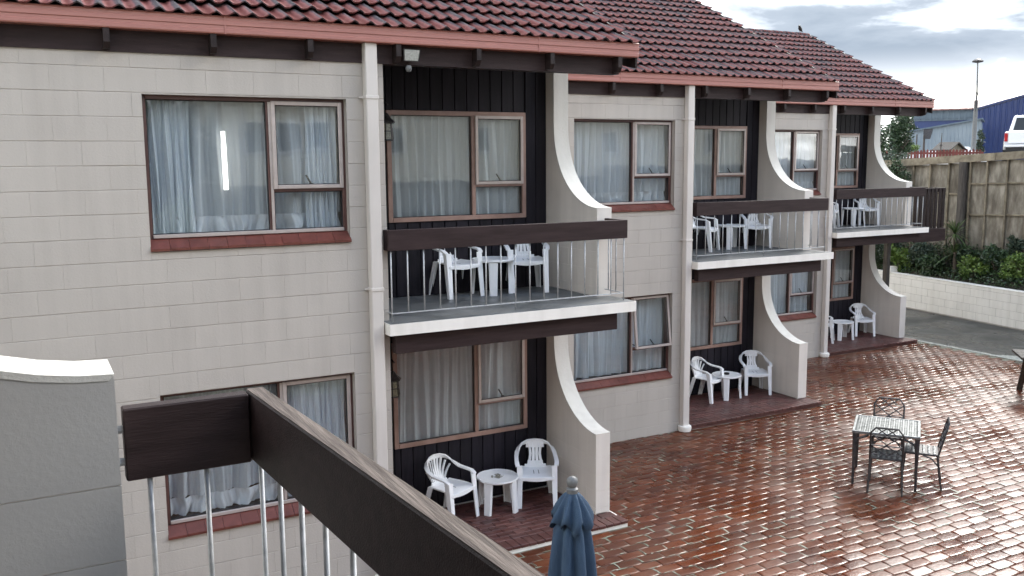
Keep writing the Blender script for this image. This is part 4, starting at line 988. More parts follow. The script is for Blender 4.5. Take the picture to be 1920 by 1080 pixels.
for i in range(30): ob('paling', pme, None, rf, loc=(0.125*i, rnd.uniform(-.006, .006), rnd.uniform(-.02, .02)))
m = MB(); m.box(0, 3.8, 0.022, 0.06, 0.12, 0.2); m.box(0, 3.8, 0.022, 0.06, 0.36, 0.44); ob('rail', m, 'redfence', rf)
sg = thing('slanted_panel', 'dark slanted panel on two posts behind the red palings', 'panel', (31.7, 18.55, 4.08), VA)
m = MB(); m.tube([(0, 0, 0), (0, 0, 1.18)], 0.045, 8); m.tube([(-0.3, 0.05, 0), (-.3, .05, 1.22)], 0.025, 6); ob('post', m, 'oldpost', sg)
m = MB(); m.add([(-0.06, -0.1, 1.02), (0.22, -0.1, 1.02), (0.50, 0.3, 1.42), (0.1, 0.3, 1.42), (-0.06, -0.06, 1.06), (0.22, -0.06, 1.06), (0.50, 0.34, 1.46), (0.1, 0.34, 1.46)], [(0,3,2,1),(4,5,6,7),(0,1,5,4),(1,2,6,5),(2,3,7,6),(3,0,4,7)]); ob('board', m, 'iron', sg)
tp = thing('thin_pole', 'thin bare pole beside the tiny timber hut', 'pole', (32.3, 18.15, 4.08))
m = MB(); m.tube([(0, 0, 0), (0, 0, 0.7), (0.02, 0, 1.28)], [0.03, 0.028, 0.012], 6); m.bar((-.1, 0, 0.75), (.1, 0, 0.72), 0.02, 0.03); ob('shaft', m, 'oldpost', tp)

def car_body(m, prof, w0, w1=None):
    """side profile (x=length, z) extruded to a width with a slight tumblehome"""
    n = len(prof); w1 = w1 or w0; zmx = max(p[1] for p in prof); zmn = min(p[1] for p in prof)
    def wd(z): return (w0+(w1-w0)*((z-zmn)/(zmx-zmn))**1.5)/2
    vs = [(-wd(z), y, z) for y, z in prof] + [(wd(z), y, z) for y, z in prof]
    m.add(vs, [tuple(range(n)), tuple(range(2*n-1, n-1, -1))] + [(i, (i+1) % n, n+(i+1) % n, n+i) for i in range(n)])
ut = thing('pickup_truck', 'white pickup truck seen from behind above the fence', 'pickup truck', (28.58, 11.75, 4.12), VB)
m = MB(); car_body(m, [(0.06, .62), (0.0, .80), (0.02, 1.08), (1.65, 1.10), (1.68, 1.02), (3.9, 1.0), (4.8, .92), (4.95, .55), (4.9, .40), (0.3, .42)], 1.78, 1.70); 
me = m.mesh('body'); fix(me)
bo = ob('body', me, 'carwhite', ut)
bv = bo.modifiers.new('bevel', 'BEVEL'); bv.width = 0.04; bv.segments = 3
m = MB(); car_body(m, [(1.66, 1.06), (1.80, 1.70), (2.9, 1.74), (3.75, 1.04)], 1.5, 1.14); me = m.mesh('cab'); fix(me); cb = ob('cab', me, 'carwhite', ut)
bv = cb.modifiers.new('bevel', 'BEVEL'); bv.width = 0.05; bv.segments = 3
m = MB(); m.add([(-.60, 1.665, 1.16), (.60, 1.665, 1.16), (.50, 1.768, 1.62), (-.50, 1.768, 1.62)], [(0, 1, 2, 3)]); ob('rear_window', m, 'carglass', ut)
m = MB(); m.cbox(-.74, .74, -0.025, 0.012, .66, 1.06, 0.012); tg = ob('tailgate', m, 'carwhite', ut)
m = MB(); m.box(-.12, .12, -0.04, -0.024, .88, .95); ob('handle', m, 'rubber', tg)
for s in (-1, 1):
    m = MB(); m.cbox(s*.81-.055, s*.81+.055, -0.035, 0.05, .72, 1.02, 0.012); ob('tail_light', m, 'tail', ut)
    for yy in (1.0, 4.0):
        m = MB(); m.tube([(s*.80-.1, yy, .36), (s*.80+.1, yy, .36)], 0.36, 18); ob('wheel', m, 'tyre', ut)
m = MB(); m.cbox(-.86, .86, -0.12, 0.05, .52, .61, 0.02); ob('bumper', m, 'carwhite', ut)
m = MB(); m.cbox(-.80, .80, -0.06, 0.06, .36, .519, 0.01); ob('valance', m, 'rubber', ut)
m = MB(); m.box(-.2, .2, -0.03, -0.0255, .70, .82); ob('plate_recess', m, 'paleblue', tg)
m = MB(); m.box(-.8, .8, 0.06, 4.6, .28, .41); ob('chassis', m, 'tyre', ut)
cr_ = thing('parked_car', 'white car whose roof shows over the red palings', 'car', (37.4, 21.6, 4.08), VB)
m = MB(); car_body(m, [(0, .35), (0.02, .72), (.5, .78), (1.1, 1.12), (2.1, 1.15), (2.9, .8), (3.8, .7), (3.85, .35)], 1.6, 1.3)
me = m.mesh('body'); fix(me); cbo = ob('body', me, 'carwhite', cr_); cbo.rotation_euler = (0, 0, R(80)); cbo.location = (1.9, 0, -0.38)
bv = cbo.modifiers.new('bevel', 'BEVEL'); bv.width = 0.05; bv.segments = 2
# weatherboard house across the courtyard, behind the viewer: shows mirrored in the near window
hs = thing('weatherboard_house', 'long cream weatherboard house mirrored in the windows of the motel units', 'house', (2.4, -20.0, 0))
m = MB(); m.box(0, 30, -6, -0.05, 0, 3.6); ob('basement', m, 'brickwall', hs)
m = MB(); m.box(0, 30, -6, -0.06, 3.6, 6.9); hw = ob('wall', m, 'weatherboard', hs)
z = 3.6
while z < 6.8:
    m = MB(); m.prism([(-0.056, z), (-0.02, z), (-0.045, z+0.16), (-0.056, z+0.16)], 0, 0, 30); ob('weatherboard', m, 'weatherboard', hw); z += 0.16
for x0 in (0.6, 1.55, 2.5, 5.0, 6.0, 9.4, 12.6, 13.6, 17.2, 20.5, 21.5, 25.0):
    m = MB(); m.box(x0, x0+0.06, -0.02, 0.03, 4.6, 5.6); m.box(x0+0.74, x0+0.8, -0.02, 0.03, 4.6, 5.6); m.box(x0+.06, x0+.74, -0.02, 0.03, 4.6, 4.66); m.box(x0+.06, x0+.74, -0.02, 0.03, 5.54, 5.6)
    w_ = ob('window', m, 'carwhite', hs); ob('pane', MB().box(x0+.06, x0+.74, -0.015, 0.0, 4.66, 5.54), 'carglass', w_)
m = MB(); m.prism([(-6.6, 6.85), (0.5, 6.85), (-3, 8.6)], 0, -0.5, 30.5); ob('roof', m, 'rust', hs)
tree(0.2, -21.5, 0, 7.5, (2.3, 2.0, 2.7), 5000, 0.32, 'leaf', 'dark tree mirrored beside the weatherboard house in the near window', 17, tr=0.2)
# ------------------------------------------------------------------ curtains and what shows in the windows
UL = {'A': 'nearest', 'B': 'middle', 'C': 'farthest'}
def curtain(k, x0, x1, z0, z1, y, seed, label, mt='net', hem=True, amp=0.028, waves=11):
    ox, oy = UNITS[k]; t = thing('net_curtain', label, 'curtain', (ox, oy+y, 0), 0, 'net curtains in the motel windows')
    ob('cloth', curtain_mesh(x0, x1, z0+(0.16 if hem else 0), z1, seed, amp, waves), mt, t, raw=True, smooth=True).data.polygons.foreach_set('use_smooth', [True]*1350)
    if hem:
        h = curtain_mesh(x0, x1, z0, z0+0.16, seed, amp*1.15, waves); o = ob('hem', h, 'hem', t, raw=True); o.data.polygons.foreach_set('use_smooth', [True]*1350)
    tr = MB(); tr.box(x0, x1, -0.012, 0.012, z1, z1+0.02); ob('track', tr, 'alu', t)
    return t
for i, k in enumerate('ABC'):
    n = UL[k]
    curtain(k, -2.08, -0.40, 3.66, 4.83, 0.21, 10+i, f'net curtain with pale hem in the upper block-wall window of the {n} unit', 'sheer' if k == 'A' else 'net', True, 0.034, 8 if k == 'A' else 12)
    curtain(k, -2.08, -0.40, 1.11, 2.26, 0.21, 20+i, f'net curtain in the ground floor block-wall window of the {n} unit', 'sheer' if k == 'A' else 'net', k == 'A', 0.034, 9)
    curtain(k, 0.56, 2.25, 3.63, 4.82, YD+0.10, 30+i, f'gathered net curtain in the upper balcony window of the {n} unit', 'net', False, 0.03, 15)
    curtain(k, 0.56, 2.25, 1.02, 2.22, YD+0.10, 40+i, f'pale net curtain in the terrace window of the {n} unit', 'net', False, 0.024, 12)
# side drapes gathered at the left of the nearest unit's window
t = thing('gathered_drape', 'bunched white drape at the left of the upper left window', 'curtain', (0, 0.175, 0))
ob('cloth', curtain_mesh(-2.07, -1.72, 3.67, 4.83, 77, 0.03, 6), 'net', t, raw=True).data.polygons.foreach_set('use_smooth', [True]*1350)
t = thing('gathered_drape', 'bunched white drape at the right of the upper left window', 'curtain', (0, 0.175, 0))
ob('cloth', curtain_mesh(-0.72, -0.42, 3.67, 4.83, 78, 0.03, 6), 'net', t, raw=True).data.polygons.foreach_set('use_smooth', [True]*1350)
t = thing('gathered_drape', 'bunched white drape in the lower left window behind the near rail', 'curtain', (0, 0.175, 0))
ob('cloth', curtain_mesh(-0.95, -0.42, 1.12, 2.26, 79, 0.03, 8), 'net', t, raw=True).data.polygons.foreach_set('use_smooth', [True]*1350)
m = MB(); pts = []; rs = []  # glowing strip added in place of a reflection in the glass
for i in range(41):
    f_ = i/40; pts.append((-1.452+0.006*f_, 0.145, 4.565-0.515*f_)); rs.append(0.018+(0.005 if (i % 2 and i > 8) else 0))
m.tube(pts, rs, 10); rl = ob('reflection_strip', m, 'glow', smooth=True); tag(rl, 'glowing white strip standing in for a reflection in the upper left window', 'reflection')

# ------------------------------------------------------------------ lanterns, floodlight, bird
def lantern(loc, label):
    t = thing('wall_lantern', label, 'lantern', loc, 0, 'lanterns beside the recessed windows')
    m = MB(); m.bar((0, 0.0, 0.1), (0, 0.155, 0.1), 0.018, 0.018); m.bar((0, 0.15, 0.0), (0, 0.15, 0.2), 0.05, 0.015, (0, 1, 0)); m.tube([(0, 0.15, 0.18), (0, 0.08, 0.26), (0.02, 0.0, 0.22)], 0.008, 6); ob('bracket', m, 'iron', t)
    m = MB(); m.lathe([(0.085, 0.02), (0.10, 0.035), (0.06, 0.07), (0.03, 0.11), (0.012, 0.13)], 6); ob('cap', m, 'iron', t)
    m = MB(); m.lathe([(0.07, -0.15), (0.052, 0.02)], 6); ob('glass', m, 'amber', t)
    m = MB()
    for a in range(6):
        c, s = math.cos(a*math.pi/3), math.sin(a*math.pi/3); m.bar((.072*c, .072*s, -0.152), (.054*c, .054*s, 0.022), 0.009, 0.009)
    m.lathe([(0.05, -0.17), (0.078, -0.165), (0.078, -0.15), (0.05, -0.148)], 6); m.lathe([(0.062, -0.07), (0.066, -0.07), (0.065, -0.06), (0.061, -0.06)], 6); ob('cage', m, 'iron', t)
    return t
lantern((0.48, YD-0.155, 4.68), 'dark iron lantern by the upper recessed window of the nearest unit')
lantern((0.48, YD-0.155, 1.83), 'dark iron lantern by the ground floor recessed window of the nearest unit')
fl = thing('floodlight', 'grey floodlight with a small sensor under the near eaves', 'floodlight', (0.245, -0.08, 5.27), 0)
m = MB(); m.add([(-.075, -.03, -.055), (.075, -.03, -.055), (.085, -.055, .055), (-.085, -.055, .055), (-.05, .045, -.03), (.05, .045, -.03), (.06, .03, .06), (-.06, .03, .06)], [(0,1,2,3),(4,7,6,5),(0,4,5,1),(1,5,6,2),(2,6,7,3),(3,7,4,0)]); ob('housing', m, 'iron', fl)
m = MB(); m.add([(-.066, -.034, -.047), (.066, -.034, -.047), (.075, -.057, .047), (-.075, -.057, .047)], [(0, 1, 2, 3)]); ob('lens', m, 'lens', fl)
m = MB(); m.bar((0, .04, 0), (0, .062, .0), .03, .03); m.lathe([(.012, -.06), (.026, -.065), (.03, -.09), (.022, -.115), (.01, -.12)], 10, (-.02, -.01, -.03)); ob('sensor', m, 'finial', fl)
bd = thing('bird', 'small dark bird perched on the farthest roof ridge', 'bird', (14.41, 5.356+3.61, 7.40), R(200))
m = MB(); m.tube([(-.12, 0, .05), (-.07, 0, .065), (-.02, 0, .09), (.03, 0, .125), (.055, 0, .16), (.075, 0, .175), (.10, 0, .172), (.125, 0, .168)], [.012, .018, .042, .045, .030, .027, .012, .003], 10)
m.tube([(.01, .015, .09), (.01, .015, 0)], .004, 5); m.tube([(.01, -.015, .09), (.01, -.015, 0)], .004, 5); ob('body', m, 'bird', bd, smooth=True)

# ------------------------------------------------------------------ white plastic chairs and tables
def arm_path():
    return [(-.255, -.20, .555), (-.265, -.14, .588), (-.265, -.05, .597), (-.262, .06, .608), (-.252, .135, .64), (-.228, .195, .685), (-.178, .24, .725), (-.10, .262, .75), (0, .27, .758),
            (.10, .262, .75), (.178, .24, .725), (.228, .195, .685), (.252, .135, .64), (.262, .06, .608), (.265, -.05, .597), (.265, -.14, .588), (.255, -.20, .555)]
def sweep(m, pts, w, t, tilt):
    """flat band along a path; tilt(i) 0 = lying flat, 1 = standing upright"""
    pts = [Vector(p) for p in pts]; n = len(pts); vs = []
    for i, p in enumerate(pts):
        d = (pts[min(i+1, n-1)]-pts[max(i-1, 0)]).normalized(); k = tilt(i)
        hz_ = d.cross(Vector((0, 0, 1))); hz_ = hz_.normalized() if hz_.length > .05 else Vector((1, 0, 0)); vz = hz_.cross(d).normalized()
        a = (hz_*(1-k)+vz*k).normalized(); b = d.cross(a).normalized()
        vs += [p+a*w/2+b*t/2, p-a*w/2+b*t/2, p-a*w/2-b*t/2, p+a*w/2-b*t/2]
    m.add(vs, [(4*i+j, 4*i+(j+1) % 4, 4*i+4+(j+1) % 4, 4*i+4+j) for i in range(n-1) for j in range(4)] + [(3, 2, 1, 0), (4*n-4, 4*n-3, 4*n-2, 4*n-1)])
def plastic_chair(name, label, fan):
    t = thing(name, label, 'chair', (0, 0, 0), 0, 'white plastic chairs')
    ap = arm_path(); m = MB(); sweep(m, ap, .055, .022, lambda i: min(1, max(0, 1-abs(i-8)/4.5))*0.95); ob('arm_band', m, 'plastic', t, smooth=50)
    # seat: dished plate with a rolled front
    m = MB(); nx, ny = 8, 8; vs = []
    def zs(u, v): return .425 - .02*(1-(2*u-1)**2)*(1-v*.3) + .018*v*0 - (.035*(1-v)**6 if v < .4 else 0) + .012*((2*u-1)**2)
    for th_ in (0, -.018):
        for j in range(ny+1):
            for i in range(nx+1):
                u, v = i/nx, j/ny; hw_ = .235-.035*v; vs.append(((2*u-1)*hw_, -.235+.42*v, zs(u, v)+th_))
    q = (nx+1)*(ny+1)
    fs = [(j*(nx+1)+i, j*(nx+1)+i+1, (j+1)*(nx+1)+i+1, (j+1)*(nx+1)+i) for j in range(ny) for i in range(nx)]
    fs += [tuple(q+k for k in reversed(f)) for f in fs]
    ring = [i for i in range(nx+1)] + [(j)*(nx+1)+nx for j in range(1, ny+1)] + [ny*(nx+1)+i for i in range(nx-1, -1, -1)] + [j*(nx+1) for j in range(ny-1, 0, -1)]
    fs += [(ring[k], ring[(k+1) % len(ring)], q+ring[(k+1) % len(ring)], q+ring[k]) for k in range(len(ring))]
    m.add(vs, fs); m.cbox(-.222, .222, -.238, -.215, .365, .412, .006); seat = ob('seat', m, 'plastic', t, smooth=40)
    for i in range(4):
        x = -.10+.066*i
        s = MB(); s.box(x-.004, x+.004, -.07, .08, .4085, .4105); ob('slot', s, 'finial', seat)
    # legs: angled channels
    for sx in (-1, 1):
        for fr in (1, 0):
            m = MB()
            if fr: top = (sx*.253, -.197, .558); bot = (sx*.25, -.255, 0); wt, wb = .062, .042
            else: top = (sx*.205, .175, .43); bot = (sx*.235, .285, 0); wt, wb = .065, .045
            tv, bv_ = Vector(top), Vector(bot); vs = []
            for p, w in ((tv, wt), (tv.lerp(bv_, .4), wt*.9), (bv_, wb)):
                fy = -1 if fr else 1; th_ = .013
                o_ = Vector((0, 0, 0)); L_ = [(sx*.012, fy*.012), (sx*.012, -fy*w), (sx*(.012-th_), -fy*w), (sx*(.012-th_), fy*(.012-th_)), (-sx*w, fy*(.012-th_)), (-sx*w, fy*.012)]
                vs += [p+Vector((a, b, 0)) for a, b in L_]
            m.add(vs, [(6*k+i, 6*k+(i+1) % 6, 6*k+6+(i+1) % 6, 6*k+6+i) for k in range(2) for i in range(6)] + [(0, 1, 2, 3, 4, 5), (17, 16, 15, 14, 13, 12)])
            ob('leg', m, 'plastic', t)
    # back
    bk = MB(); sweep(bk, [(-.145, .185, .43), (0, .20, .425), (.145, .185, .43)], .05, .018, lambda i: .9); back = ob('backrest', bk, 'plastic', t)
    if fan:
        for i in range(9):
            u = (i-4)/4; m = MB(); x1 = u*.225
            zt = .75-.13*abs(u)**2.2; yt = .267-.075*abs(u)**2
            sweep(m, [(u*.115+(x1-u*.115)*q**1.5, .19+(yt-.19)*q**.7+.012*math.sin(q*3.1), .43+(zt-.43)*q) for q in (0, .25, .5, .75, 1)], .027, .012, lambda k: 0.0); ob('slat', m, 'plastic', back, smooth=50)
    else:
        for i in range(4):
            x = -.066+.044*i; m = MB(); sweep(m, [(x*1.5, .19, .43), (x*1.08, .222, .52), (x*.95, .24, .58), (x*1.1, .255, .66), (x*1.4, .264, .73)], .037, .012, lambda k: 0.0); ob('slat', m, 'plastic', back, smooth=50)
        m = MB(); sweep(m, [(-.12, .257, .712), (-.06, .262, .708), (0, .264, .706), (.06, .262, .708), (.12, .257, .712)], .085, .014, lambda k: 1); ob('crest', m, 'plastic', back)
        m = MB(); sweep(m, [(-.105, .20, .455), (0, .207, .452), (.105, .20, .455)], .085, .014, lambda k: 1); ob('lower_back', m, 'plastic', back)
    return t
def side_table(label):
    t = thing('side_table', label, 'table', (0, 0, 0), 0, 'white plastic side tables')
    m = MB(); m.lathe([(0.02, .408), (.205, .408), (.222, .40), (.232, .415), (.228, .432), (.214, .424), (.02, .424)], 40, mod=lambda a, i: 1 if i in (0, 6) else 1-.035*max(0, math.cos(4*a+.6))**6); ob('top', m, 'plastic', t, smooth=40)
    for k in range(4):
        a = k*math.pi/2+.4; m = MB(); vs = []
        for z, r_, hw_ in ((.405, .205, .050), (.25, .212, .046), (0, .228, .041)):
            for s, q in ((-1, .0), (-.8, .012), (.8, .012), (1, .0), (1, -.02), (.86, -.02), (.8, -.004), (-.8, -.004), (-.86, -.02), (-1, -.02)):
                v = Vector((r_+q, s*hw_, 0)); vs.append((v.x*math.cos(a)-v.y*math.sin(a), v.x*math.sin(a)+v.y*math.cos(a), z))
        m.add(vs, [(10*j+i, 10*j+(i+1) % 10, 10*j+10+(i+1) % 10, 10*j+10+i) for j in range(2) for i in range(10)] + [tuple(range(10)), tuple(range(29, 19, -1))]); ob('leg', m, 'plastic', t)
    return t
fan0 = plastic_chair('plastic_chair', 'white plastic fan-back chair, left on the terrace of the nearest unit', True)
spl0 = plastic_chair('plastic_chair', 'white plastic chair with slotted back plate, right on the terrace of the nearest unit', False)
tab0 = side_table('white plastic side table with litter on it on the terrace of the nearest unit')
def place(o, k, x, y, z, deg):
    o.scale = (.9, .9, .9) if o['category'] == 'chair' else (1.08, 1.08, .94)
    ox, oy = UNITS[k]; o.location = (ox+x, oy+y, z); o.rotation_euler = (0, 0, R(deg)); return o
place(fan0, 'A', 1.06, 1.0, TZ, 25); place(spl0, 'A', 2.18, 0.96, TZ, -26); place(tab0, 'A', 1.66, 0.97, TZ, 10)
def put(src, k, x, y, z, deg, label): return place(copy_tree(src, label=label), k, x, y, z, deg)
put(spl0, 'A', 1.25, 1.17, ST+.004, 8, 'white plastic chair, left on the balcony of the nearest unit')
put(spl0, 'A', 2.14, 1.12, ST+.004, -20, 'white plastic chair, right on the balcony of the nearest unit')
put(tab0, 'A', 1.71, 1.12, ST+.004, 40, 'white plastic side table on the balcony of the nearest unit')
put(fan0, 'B', 1.22, 1.03, TZ, 20, 'white plastic fan-back chair, left on the terrace of the middle unit')
put(spl0, 'B', 2.26, 0.98, TZ, -26, 'white plastic chair with slotted back plate, right on the terrace of the middle unit')
put(tab0, 'B', 1.60, 0.96, TZ, 25, 'white plastic side table on the terrace of the middle unit')
put(fan0, 'B', 1.15, 1.14, ST+.004, 32, 'white plastic chair, left on the balcony of the middle unit')
put(spl0, 'B', 2.34, 1.14, ST+.004, -30, 'white plastic chair, right on the balcony of the middle unit')
put(tab0, 'B', 1.80, 1.14, ST+.004, 15, 'white plastic side table on the balcony of the middle unit')
put(fan0, 'C', 0.84, 0.88, TZ, 40, 'white plastic chair half hidden by the downpipe on the terrace of the farthest unit')
put(spl0, 'C', 2.2, 1.0, TZ, -26, 'white plastic chair, right on the terrace of the farthest unit')
put(tab0, 'C', 1.42, 0.86, TZ, 5, 'white plastic side table on the terrace of the farthest unit')
put(fan0, 'C', 1.0, 1.05, ST+.004, 32, 'white plastic chair, left on the balcony of the farthest unit')
put(spl0, 'C', 2.30, 1.1, ST+.004, -30, 'white plastic chair, right on the balcony of the farthest unit')
put(tab0, 'C', 1.78, 1.0, ST+.004, 20, 'white plastic side table on the balcony of the farthest unit')
lt = MB(); r = random.Random(9)
for _ in range(60):
    a = r.uniform(0, 6.28); q = .075*math.sqrt(r.random()); s = r.uniform(.004, .012); x, y = 1.66+q*math.cos(a), .97+q*math.sin(a)
    lt.box(x-s, x+s, y-s*.7, y+s*.7, TZ+.4*1+.0, TZ+.4+s*.4)
o = stuff(ob('leaf_litter', lt, 'grime')); tag(o, 'small heap of wet litter on the terrace table of the nearest unit', 'litter')
at = MB(); at.lathe([(.03, 0), (.045, .004), (.048, .03), (.038, .03), (.036, .008), (.0, .007)], 14, (5.8655+1.60, 2.609+.96, TZ+.4)); tag(ob('ashtray', at, 'rubber', smooth=40), 'black ashtray on the terrace table of the middle unit', 'ashtray')

# ------------------------------------------------------------------ metal patio set on the courtyard
TB = Vector((6.62, -0.44, GZ)); ta = math.atan2(-0.79, 0.61)
tb = thing('patio_table', 'square grey cast metal table with a pierced top on the wet bricks', 'table', TB, ta)
m = MB(); Sz = .40
m.cbox(-Sz, Sz, -Sz, -Sz+.035, .685, .72, .005); m.cbox(-Sz, Sz, Sz-.035, Sz, .685, .72, .005); m.cbox(-Sz, -Sz+.035, -Sz+.0351, Sz-.0351, .685, .72, .005); m.cbox(Sz-.035, Sz, -Sz+.0351, Sz-.0351, .685, .72, .005); ob('rim', m, 'castalu', tb)
m = MB(); n = 13; st_ = (2*Sz-.07)/n
for i in range(n+1):
    c = -Sz+.035+st_*i; w = .015
    if 0 < i < n: m.box(c-w/2, c+w/2, -Sz+.034, Sz-.034, .700, .7165)
for i in range(n+1):
    c = -Sz+.035+st_*i
    if 0 < i < n: m.box(-Sz+.034, Sz-.034, c-.0075, c+.0075, .7005, .7172)
for i in range(n):
    for j in range(n):
        x, y = -Sz+.035+st_*(i+.5), -Sz+.035+st_*(j+.5); m.lathe([(.012, .702), (.012, .715)], 6, (x, y, 0))
        m.bar((x-st_/2, y-st_/2, .708), (x+st_/2, y+st_/2, .708), .007, .01); m.bar((x-st_/2, y+st_/2, .7085), (x+st_/2, y-st_/2, .7085), .007, .01)
ob('pierced_top', m, 'castalu', tb)
for sx in (-1, 1):
    for sy in (-1, 1):
        m = MB(); m.tube([(sx*.37, sy*.37, 0), (sx*.368, sy*.368, .3), (sx*.365, sy*.365, .684)], [.016, .018, .03], 8)
        m.tube([(sx*.37, sy*.365, .48), (sx*.33, sy*.365, .61), (sx*.2, sy*.365, .672)], [.014, .016, .016], 6); m.tube([(sx*.365, sy*.37, .48), (sx*.365, sy*.33, .61), (sx*.365, sy*.2, .672)], [.014, .016, .016], 6)
        ob('leg', m, 'iron', tb, smooth=40)
def iron_chair(label):
    t = thing('metal_chair', label, 'chair', (0, 0, GZ), 0, 'dark metal chairs round the patio table')
    m = MB(); m.cbox(-.20, .20, -.21, .20, .425, .45, .005); seat = ob('seat', m, 'iron', t)
    m = MB()
    for i in range(6):
        for j in range(6): m.lathe([(.02, 0), (.018, .008), (.008, .010)], 7, (-.155+.062*i, -.16+.062*j, .449))
    ob('seat_pattern', m, 'castalu', seat)
    for sx in (-1, 1):
        m = MB(); m.tube([(sx*.185, -.19, .43), (sx*.19, -.205, .2), (sx*.195, -.215, 0)], [.016, .014, .012], 7); m.tube([(sx*.185, -.19, .30), (sx*.12, -.195, .39), (sx*.04, -.2, .42)], .010, 6); ob('leg', m, 'iron', t, smooth=40)
        m = MB(); m.tube([(sx*.185, .19, .43), (sx*.19, .215, .2), (sx*.20, .25, 0)], [.016, .014, .012], 7); m.tube([(sx*.187, .2, .30), (sx*.187, .12, .39), (sx*.187, .02, .42)], .010, 6); ob('leg', m, 'iron', t, smooth=40)
    def bp(x, z): return (x, .195+.11*(z-.43)/.45, z)
    m = MB(); m.tube([bp(-.19, .43), bp(-.19, .78), bp(-.13, .86), bp(.13, .86), bp(.19, .78), bp(.19, .43)], .012, 7); back = ob('back_frame', m, 'iron', t, smooth=30)
    m = MB(); m.tube([bp(-.19, .62), bp(.19, .62)], .008, 6); m.tube([bp(-.185, .50), bp(.185, .50)], .008, 6)
    for a, b in (((-.19, .78), (.02, .62)), ((.19, .78), (-.02, .62)), ((-.12, .86), (.19, .63)), ((.12, .86), (-.19, .63)), ((-.19, .5), (.0, .62)), ((.19, .5), (0, .62)), ((-.02, .5), (-.19, .62)), ((.02, .5), (.19, .62)), ((0, .86), (-.10, .78)), ((0, .86), (.1, .78))): m.tube([bp(*a), bp(*b)], .0075, 6)
    ob('lattice', m, 'iron', back)
    return t
# chairs face their local -y
c1 = iron_chair('dark metal lattice-back chair at the near side of the patio table, its back to us')
va = Vector((0.61, -0.79)); vb = Vector((0.79, 0.61))
def face(o, p, d): o.location = (p.x, p.y, GZ); o.rotation_euler = (0, 0, math.atan2(d.y, d.x)+math.pi/2); return o
T2 = Vector((TB.x, TB.y))
face(c1, T2 - vb*0.36 + va*0.02, vb)
face(copy_tree(c1, label='dark metal lattice-back chair seen side-on at the right of the patio table'), T2 + va*0.42 + vb*0.03, -va)
face(copy_tree(c1, label='dark metal lattice-back chair behind the patio table'), T2 + vb*0.60 + va*0.0, -vb)

# ------------------------------------------------------------------ closed umbrella
um = thing('patio_umbrella', 'closed blue canvas umbrella with a grey finial at the bottom of the picture', 'umbrella', (-0.255, -3.75, GZ))
H = 2.40-GZ
m = MB(); m.tube([(0, 0, 0), (0, 0, H-.1)], .019, 10); ob('pole', m, 'castalu', um)
m = MB(); m.lathe([(.22, 0), (.23, .02), (.2, .06), (.05, .09), (.035, .3)], 20); ob('base', m, 'iron', um, smooth=40)
m = MB(); m.lathe([(.028, H-.105), (.036, H-.10), (.036, H-.075), (.028, H-.07), (.022, H-.066), (.030, H-.055), (.035, H-.035), (.032, H-.015), (.02, H-.004), (.012, H), (.0, H+.003)], 18); ob('finial', m, 'finial', um, smooth=40)
def folds(n, amp, ph=0, sharp=1): return lambda a: 1+amp*(abs(math.cos(n*a/2+ph))**sharp*2-1)
fo = folds(8, .20, .3, 1.4); fo2 = folds(8, .21, .9, 1.0)
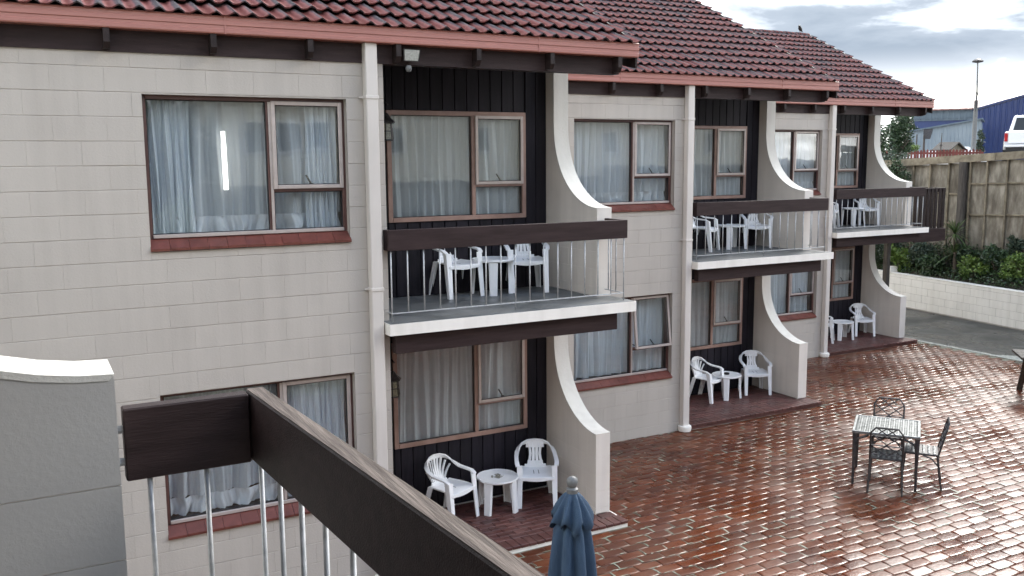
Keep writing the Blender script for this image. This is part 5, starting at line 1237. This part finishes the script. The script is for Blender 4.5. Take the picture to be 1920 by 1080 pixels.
def flounce(prof, mod, seed, n=96, hem=0.0, thick=True):
    r = random.Random(seed); ph = [r.uniform(0, 6.28) for _ in range(4)]; m = MB(); vs = []
    for i, (rad, z, k) in enumerate(prof):
        for j in range(n):
            a = 2*math.pi*j/n; q = rad*(1+(mod(a+.25*(1-k)*math.sin(a*2+ph[0]))-1)*k + .03*k*math.sin(3*a+ph[1])+.02*k*math.sin(13*a+ph[2]+z*9)); vs.append((q*math.cos(a), q*math.sin(a), z+hem*k*(math.cos(8*a+ph[3]*0+.6)*.012+.006*math.sin(5*a+ph[2]))))
    m.add(vs, [(i*n+j, i*n+(j+1) % n, (i+1)*n+(j+1) % n, (i+1)*n+j) for i in range(len(prof)-1) for j in range(n)])
    return m
m = flounce([(.034, H-.10, 0), (.045, H-.118, .3), (.065, H-.16, .7), (.092, H-.22, 1), (.115, H-.285, 1.15), (.112, H-.288, 1.15)], fo2, 4, hem=2.2); v1 = ob('top_flounce', m, 'umbrella', um, raw=True, smooth=True); v1.data.polygons.foreach_set('use_smooth', [True]*len(v1.data.polygons))
m = flounce([(.05, H-.20, .3), (.082, H-.27, .8), (.100, H-.34, 1.0), (.115, H-.48, 1.1), (.135, H-.70, 1.15), (.15, H-1.0, 1.1), (.14, H-1.35, 1.0), (.13, H-1.5, 1.0)], fo, 6); v2 = ob('canopy', m, 'umbrella', um, raw=True); v2.data.polygons.foreach_set('use_smooth', [True]*len(v2.data.polygons))

# ------------------------------------------------------------------ picnic table and post at the right edge
pt = thing('wooden_table', 'weathered wooden table on splayed legs cut off by the right edge of the picture', 'table', (12.72, 0.83, GZ), R(-45))
for i in range(5):
    m = MB(); m.cbox(-.8, .8, -.365+.148*i, -.23+.148*i, .70, .74, .004); ob('plank', m, 'oldpost', pt)
for sx in (-1, 1):
    m = MB(); m.bar((sx*.62, .02, .69), (sx*.62, .42, 0), .045, .09, (1, 0, 0)); m.bar((sx*.57, -.02, .69), (sx*.57, -.42, 0), .045, .09, (1, 0, 0)); ob('leg', m, 'oldpost', pt)
    m = MB(); m.bar((sx*.66, -.3, .645), (sx*.66, .3, .645), .04, .09); ob('cross_beam', m, 'oldpost', pt)
wp = thing('marker_post', 'white post with a black band at the right edge of the brick courtyard', 'post', (6.06, -2.74, GZ))
m = MB(); m.tube([(0, 0, .115), (0, 0, .62)], .035, 10); m.lathe([(.035, .62), (.028, .645), (.0, .65)], 10); ob('shaft', m, 'white', wp, smooth=40)
m = MB(); m.tube([(0, 0, .05), (0, 0, .1149)], .037, 10); ob('band', m, 'rubber', wp); m = MB(); m.tube([(0, 0, 0), (0, 0, .0499)], .037, 10); ob('foot', m, 'finial', wp)
